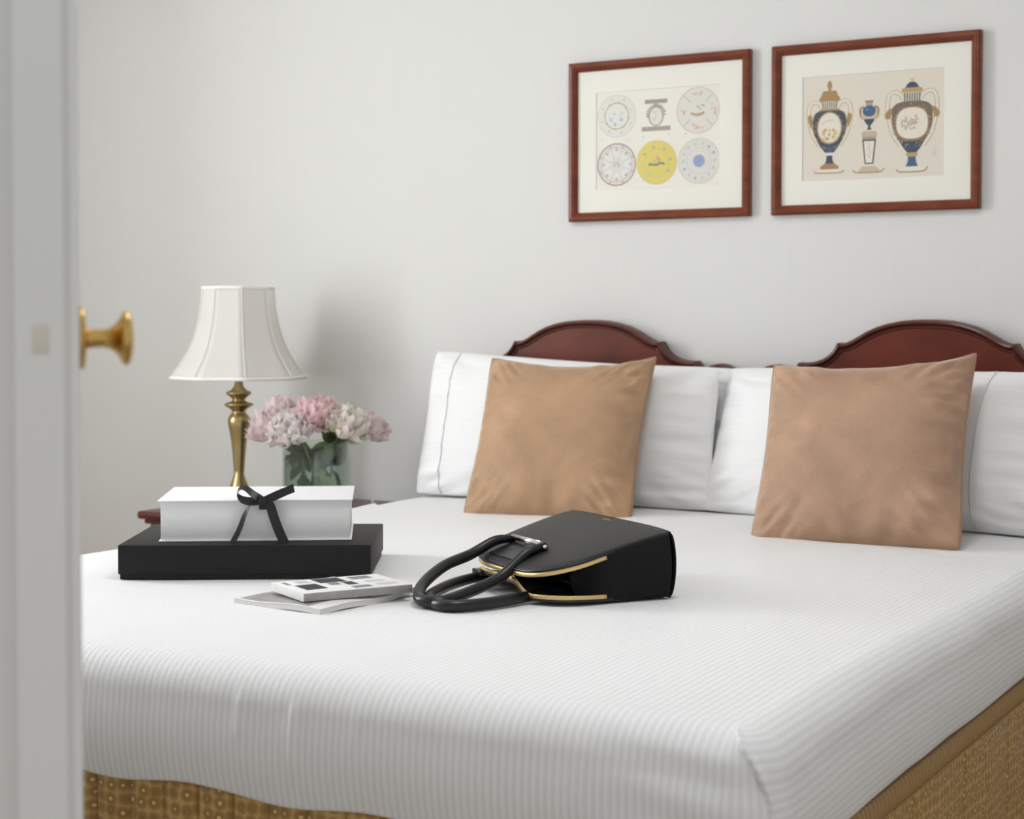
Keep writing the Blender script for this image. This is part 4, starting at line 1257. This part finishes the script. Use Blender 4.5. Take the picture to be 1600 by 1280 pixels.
# lower, floppy magazine
LMX, LMY, LMA = -1.617, 2.226, math.radians(82)
lm = thing('magazine', 'thin floppy magazine with curled cover lying under the thicker one', 'magazine', (LMX, LMY, BZ), LMA, 'magazines on the bed')
def lm_z(x, y):
    return 0.0022 + 0.0045 * math.sin(x * 19 + 0.3) ** 2 * (0.4 + 3 * max(0, 0.1 - y)) + 0.004 * sstep(0.15, 0.24, x) + 0.002 * math.sin(y * 30)
def slab_fn(x0, x1, y0, y1, zb, zt, nx=30, ny=20):
    V, F = [], []
    for top in (0, 1):
        for j in range(ny):
            for i in range(nx):
                x = x0 + (x1 - x0) * i / (nx - 1); y = y0 + (y1 - y0) * j / (ny - 1)
                V.append((x, y, (zt if top else zb)(x, y)))
    n1 = nx * ny
    for j in range(ny - 1):
        for i in range(nx - 1):
            a = j * nx + i
            F.append((a, a + nx, a + nx + 1, a + 1)); F.append((n1 + a, n1 + a + 1, n1 + a + nx + 1, n1 + a + nx))
    ed = [(i, i + 1) for i in range(nx - 1)] + [((j) * nx + nx - 1, (j + 1) * nx + nx - 1) for j in range(ny - 1)] + \
         [((ny - 1) * nx + i + 1, (ny - 1) * nx + i) for i in range(nx - 1)] + [((j + 1) * nx, j * nx) for j in range(ny - 1)]
    F += [(a, b, n1 + b, n1 + a) for a, b in ed]
    return V, F
V, F = slab_fn(0, 0.245, 0, 0.20, lambda x, y: lm_z(x, y) - 0.0015, lambda x, y: lm_z(x, y) + 0.0075)
sharp(mk('page_block', V, F, M['paper_edge'], lm), 40)
V, F = slab_fn(-0.001, 0.247, -0.001, 0.203, lambda x, y: lm_z(x, y) + 0.0077, lambda x, y: lm_z(x, y) + 0.0084)
sharp(mk('front_cover', V, F, M['paper'], lm), 40)
V, F = slab_fn(0.004, 0.10, 0.03, 0.19, lambda x, y: lm_z(x, y) + 0.0085, lambda x, y: lm_z(x, y) + 0.0087, 12, 14)
mk('cover_picture', V, F, M['spine_gray'], lm)
# upper, thicker magazine
UA = math.radians(60)
um = thing('magazine', 'thick magazine with black and white cover lying on top', 'magazine', (-1.662, 2.243, BZ + 0.0165), UA, 'magazines on the bed')
UL, UW, UT = 0.200, 0.140, 0.0135
box('page_block', (UL / 2, UW / 2, UT / 2), (UL - 0.001, UW - 0.001, UT - 0.0016), M['paper_edge'], um, 0.0004)
box('spine', (UL / 2, -0.0003, UT / 2), (UL, 0.0012, UT - 0.0004), M['spine_gray'], um, 0.0003)
box('front_cover', (UL / 2, UW / 2, UT - 0.0004), (UL, UW, 0.0008), M['paper'], um, 0.0002)
box('back_cover', (UL / 2, UW / 2, 0.0004), (UL, UW, 0.0008), M['paper'], um, 0.0002)
S = []
BLK = (0.035, 0.035, 0.045); MID = (0.22, 0.22, 0.25); LG = (0.55, 0.55, 0.55)
def rr(x0, x1, y0, y1, c, sk_=0.0): S.append(([(x0, y0), (x1, y0 + sk_), (x1, y1 + sk_), (x0, y1)], c, 1 + len(S) % 3))
rr(0.020, 0.060, 0.030, 0.085, BLK, 0.004); rr(0.012, 0.020, 0.095, 0.125, MID); rr(0.070, 0.120, 0.088, 0.136, BLK); rr(0.078, 0.098, 0.060, 0.084, MID)
rr(0.105, 0.125, 0.050, 0.084, BLK); rr(0.100, 0.135, 0.012, 0.034, MID, 0.003); rr(0.135, 0.175, 0.10, 0.130, MID); rr(0.145, 0.180, 0.06, 0.080, LG); rr(0.150, 0.190, 0.024, 0.044, LG, 0.002); rr(0.035, 0.060, 0.10, 0.130, LG)
ck = ink_mesh('cover_print', [([(x, y) for x, y in p], c, l) for p, c, l in S], um)
ck.rotation_euler = (-PI / 2, 0, 0)
for v in ck.data.vertices: v.co = (v.co.x, v.co.y, -v.co.z)
ck.data.flip_normals()
ck.rotation_euler = (PI / 2, 0, 0)
for v in ck.data.vertices: v.co = (v.co.x, -v.co.y + 0.0 , v.co.z)
ck.rotation_euler = (0, 0, 0)
for v in ck.data.vertices:
    x, y, z = v.co
    v.co = (x, -z, UT + abs(y) - 0.0051)

# ------------------------------------------------------------------ handbag lying on its back
HB = thing('handbag', 'black leather handbag lying on its side with open gold zip', 'handbag', (-1.195, 2.66, BZ), math.radians(145.2))
BWd = 0.37
def ytop(x):
    k = abs((x - BWd / 2) / (BWd / 2))
    return 0.148 + 0.097 * max(0.0, 1 - k ** 4.5) ** 0.5
def z_up(x, y):            # upper panel mid-surface
    k = abs((x - BWd / 2) / (BWd / 2))
    s = max(0.0, min(1.0, y / 0.245))
    return 0.112 - 0.060 * s ** 1.25 + 0.004 * (1 - k ** 3) * math.sin(PI * min(1, s * 0.9 + 0.08)) - 0.003 * k ** 6 
def z_lo(x, y):            # lower panel: lies on the bed, its lip lifted in the middle of the mouth
    s = max(0.0, min(1.0, y / 0.245))
    return 0.005 + 0.022 * sstep(0.12, 0.235, y) * sstep(0.06, 0.13, x) * sstep(0.37, 0.28, x) + 0.002 * sstep(0.1, 0.24, y)
def bag_panel(zf, th, name, mat, dome):
    nu, nv = 60, 46
    V, F = [], []
    def pt(i, j, side_):
        a = (1 - math.cos(PI * i / (nu - 1))) / 2
        x = BWd * a
        y = ytop(x) * (j / (nv - 1))
        e = min(i, nu - 1 - i, nv - 1 - j)
        thk = th * (1 - math.exp(-e / 1.2)) + 0.0012
        return (x, y, zf(x, y) + (thk if side_ else -0.0012))
    for s in (0, 1):
        for j in range(nv):
            for i in range(nu): V.append(pt(i, j, s))
    n1 = nu * nv
    for j in range(nv - 1):
        for i in range(nu - 1):
            a = j * nu + i
            F.append((a, a + nu, a + nu + 1, a + 1)); F.append((n1 + a, n1 + a + 1, n1 + a + nu + 1, n1 + a + nu))
    ed = [(i, i + 1) for i in range(nu - 1)] + [((j) * nu + nu - 1, (j + 1) * nu + nu - 1) for j in range(nv - 1)] + \
         [((nv - 1) * nu + i + 1, (nv - 1) * nu + i) for i in range(nu - 1)] + [((j + 1) * nu, j * nu) for j in range(nv - 1)]
    F += [(a, b, n1 + b, n1 + a) for a, b in ed]
    return mk(name, V, F, mat, HB)
up_panel = bag_panel(z_up, 0.005, 'front_panel', M['leather'], 0.01)
bag_panel(z_lo, 0.003, 'back_panel', M['leather'], 0.0)
# base: joins both panels along y = 0 with rounded edges
def base_fn(a, b):
    x = BWd * a
    z0, z1 = z_lo(x, 0) - 0.002, z_up(x, 0) + 0.005
    t = b
    return (x, -0.012 * math.sin(PI * t) ** 0.5, z0 + (z1 - z0) * t)
V, F = grid(base_fn, 40, 16)
o = mk('base_panel', V, F, M['leather_side'], HB); sd = o.modifiers.new('leather', 'SOLIDIFY'); sd.thickness = 0.003; sd.offset = 1
# gussets: stretched between the panels, folding inwards towards the mouth
for s, xe in ((1, 0.0), (-1, BWd)):
    def gfn(a, b):
        y = 0.168 * a
        fold = 0.004 + 0.040 * sstep(0.11, 0.168, y) * math.sin(PI * b)
        bul = -0.010 * math.sin(PI * b) * sstep(0.12, 0.03, y)
        x0 = xe + s * 0.0
        k = sstep(0.10, 0.168, y)
        xl = xe + s * (fold + bul - 0.003 + 0.010 * k)
        zx = max(0.0, min(BWd, xe + s * 0.004))
        zlo, zup = z_lo(zx, y), z_up(zx, min(y, 0.168)) + 0.001
        return (xl, y, zlo + (zup - zlo) * b)
    V, F = grid(gfn, 40, 24)
    if s < 0: F = [tuple(reversed(f)) for f in F]
    o = mk('gusset', V, F, M['leather_side'], HB); sd = o.modifiers.new('leather', 'SOLIDIFY'); sd.thickness = 0.0025; sd.offset = 0
# dark lining seen through the mouth
def lin_fn(a, b):
    x = 0.03 + (BWd - 0.06) * a
    y = 0.10 - 0.05 * math.sin(PI * b)
    zl_, zu_ = z_lo(x, y) + 0.006, z_up(x, y) - 0.004
    return (x, y, zl_ + (zu_ - zl_) * b)
V, F = grid(lin_fn, 20, 8); mk('lining', V, F, M['lining'], HB)
# zip tapes along both lips
def lip(zf, dz, x_lo, x_hi, n=90):
    P = []
    for i in range(n + 1):
        a = i / n
        th = PI * a
        x = BWd / 2 - BWd / 2 * math.cos(th) * 0.999
        x = max(x_lo, min(x_hi, x))
        P.append((x, ytop(x) + 0.0005, zf(x, ytop(x)) + dz))
    lo_ = [(0.0005, y, zf(0.0, y) + dz) for y in (0.122, 0.130, 0.138, 0.145)] if x_lo <= 0.001 else []
    hi_ = [(BWd - 0.0005, y, zf(BWd, y) + dz) for y in (0.145, 0.138, 0.130, 0.122)] if x_hi >= BWd - 0.001 else []
    Q = lo_ + P + hi_
    out = [Q[0]]
    for p_ in Q[1:]:
        if (Vector(p_) - Vector(out[-1])).length > 0.0015: out.append(p_)
    return smooth_path(out, 2)
for zf, dz in ((z_up, -0.0052), (z_lo, 0.0068)):
    V, F = tube(lip(zf, dz, 0.0, BWd), 0.0042, 8, flat=(0.45, 1.0))
    zp = mk('zip_tape', V, F, M['gold_zip'], HB); zp['label'] = 'gold zip edging'
    V, F = tube(lip(zf, dz + (0.0062 if zf is z_up else -0.0056), 0.0, BWd), 0.0024, 8)
    mk('lip_binding', V, F, M['leather_gloss'], HB)
# zip stop tab that sticks out at the far end of the lower lip
box('zip_tab', (0.245, 0.243, 0.030), (0.035, 0.020, 0.010), M['leather_gloss'], HB, 0.002)
box('zip_pull', (0.135, 0.232, 0.036), (0.010, 0.004, 0.003), M['steel'], HB, 0.001)
# handle hardware and handles
def handle(zf, xa, xb, ya, loop, flip, name='handle'):
    P = smooth_path(loop, 9)
    V, F = tube(P, lambda t: 0.0100 - 0.0035 * (abs(t - 0.5) * 2) ** 6, 14)
    h = mk(name, V, F, M['leather_gloss'], HB)
    return h
zt_ = z_up(0.185, 0.18) + 0.006
bar = tube([(0.130, 0.182, zt_ + 0.010), (0.240, 0.182, zt_ + 0.010)], 0.0052, 14)
V, F = bar; mk('handle_bar', V, F, M['steel'], HB)
for x in (0.122, 0.248):
    V, F = tube([(x - 0.006, 0.182, zt_ + 0.006), (x + 0.006, 0.182, zt_ + 0.006)], 0.0075, 14); mk('bar_collar', V, F, M['leather_gloss'], HB)
V, F = tube([(0.1085, 0.182, zt_ + 0.006), (0.1145, 0.182, zt_ + 0.006)], 0.0042, 12); mk('bar_cap', V, F, M['steel'], HB)
V, F = slab_fn(0.136, 0.234, 0.184, 0.232, lambda x, y: z_up(x, y) + 0.0055, lambda x, y: z_up(x, y) + 0.0085, 14, 10)
sharp(mk('handle_tab', V, F, M['leather_gloss'], HB), 40)
handle(z_up, 0, 0, 0, [(0.122, 0.182, zt_ + 0.006), (0.119, 0.215, zt_ - 0.004), (0.108, 0.270, 0.040), (0.086, 0.340, 0.022), (0.066, 0.395, 0.014), (0.078, 0.418, 0.014),
                       (0.108, 0.420, 0.016), (0.160, 0.390, 0.030), (0.212, 0.328, 0.050), (0.240, 0.265, 0.063), (0.248, 0.215, zt_ + 0.003), (0.248, 0.182, zt_ + 0.006)], 1)
handle(z_lo, 0, 0, 0, [(0.095, 0.150, 0.0135), (0.075, 0.215, 0.0115), (0.045, 0.290, 0.0110), (0.030, 0.350, 0.0108), (0.036, 0.395, 0.0105), (0.070, 0.408, 0.0108),
                       (0.125, 0.395, 0.0115), (0.180, 0.355, 0.013), (0.228, 0.300, 0.016), (0.252, 0.240, 0.020), (0.255, 0.190, 0.018)], 1)
for ch in HB.children:      # the bag narrows towards its mouth
    if ch.name.split('.')[0] in ('front_panel', 'back_panel', 'gusset', 'lining', 'zip_tape', 'lip_binding'):
        for v in ch.data.vertices: v.co.x *= 1 - 0.62 * max(0.0, v.co.y)
# little gold-stamped maker's mark near the base (illegible script)
S = []
pts = [(0.0, 0.0), (0.003, 0.006), (0.006, 0.0005), (0.009, 0.005), (0.012, 0.001), (0.015, 0.0065), (0.0175, 0.001), (0.021, 0.004), (0.025, 0.001), (0.030, 0.0035)]
P3 = [(0.185 + 0.017 - x, 0.022 - y * 1.3, 0) for x, y in pts]
P3 = [(x, y, z_up(x, y) + 0.0066) for x, y, _ in P3]
V, F = tube(smooth_path(P3, 5), 0.0005, 5); fm = mk('stamped_mark', V, F, M['gold_foil'], HB); fm['label'] = 'tiny gold stamped script'
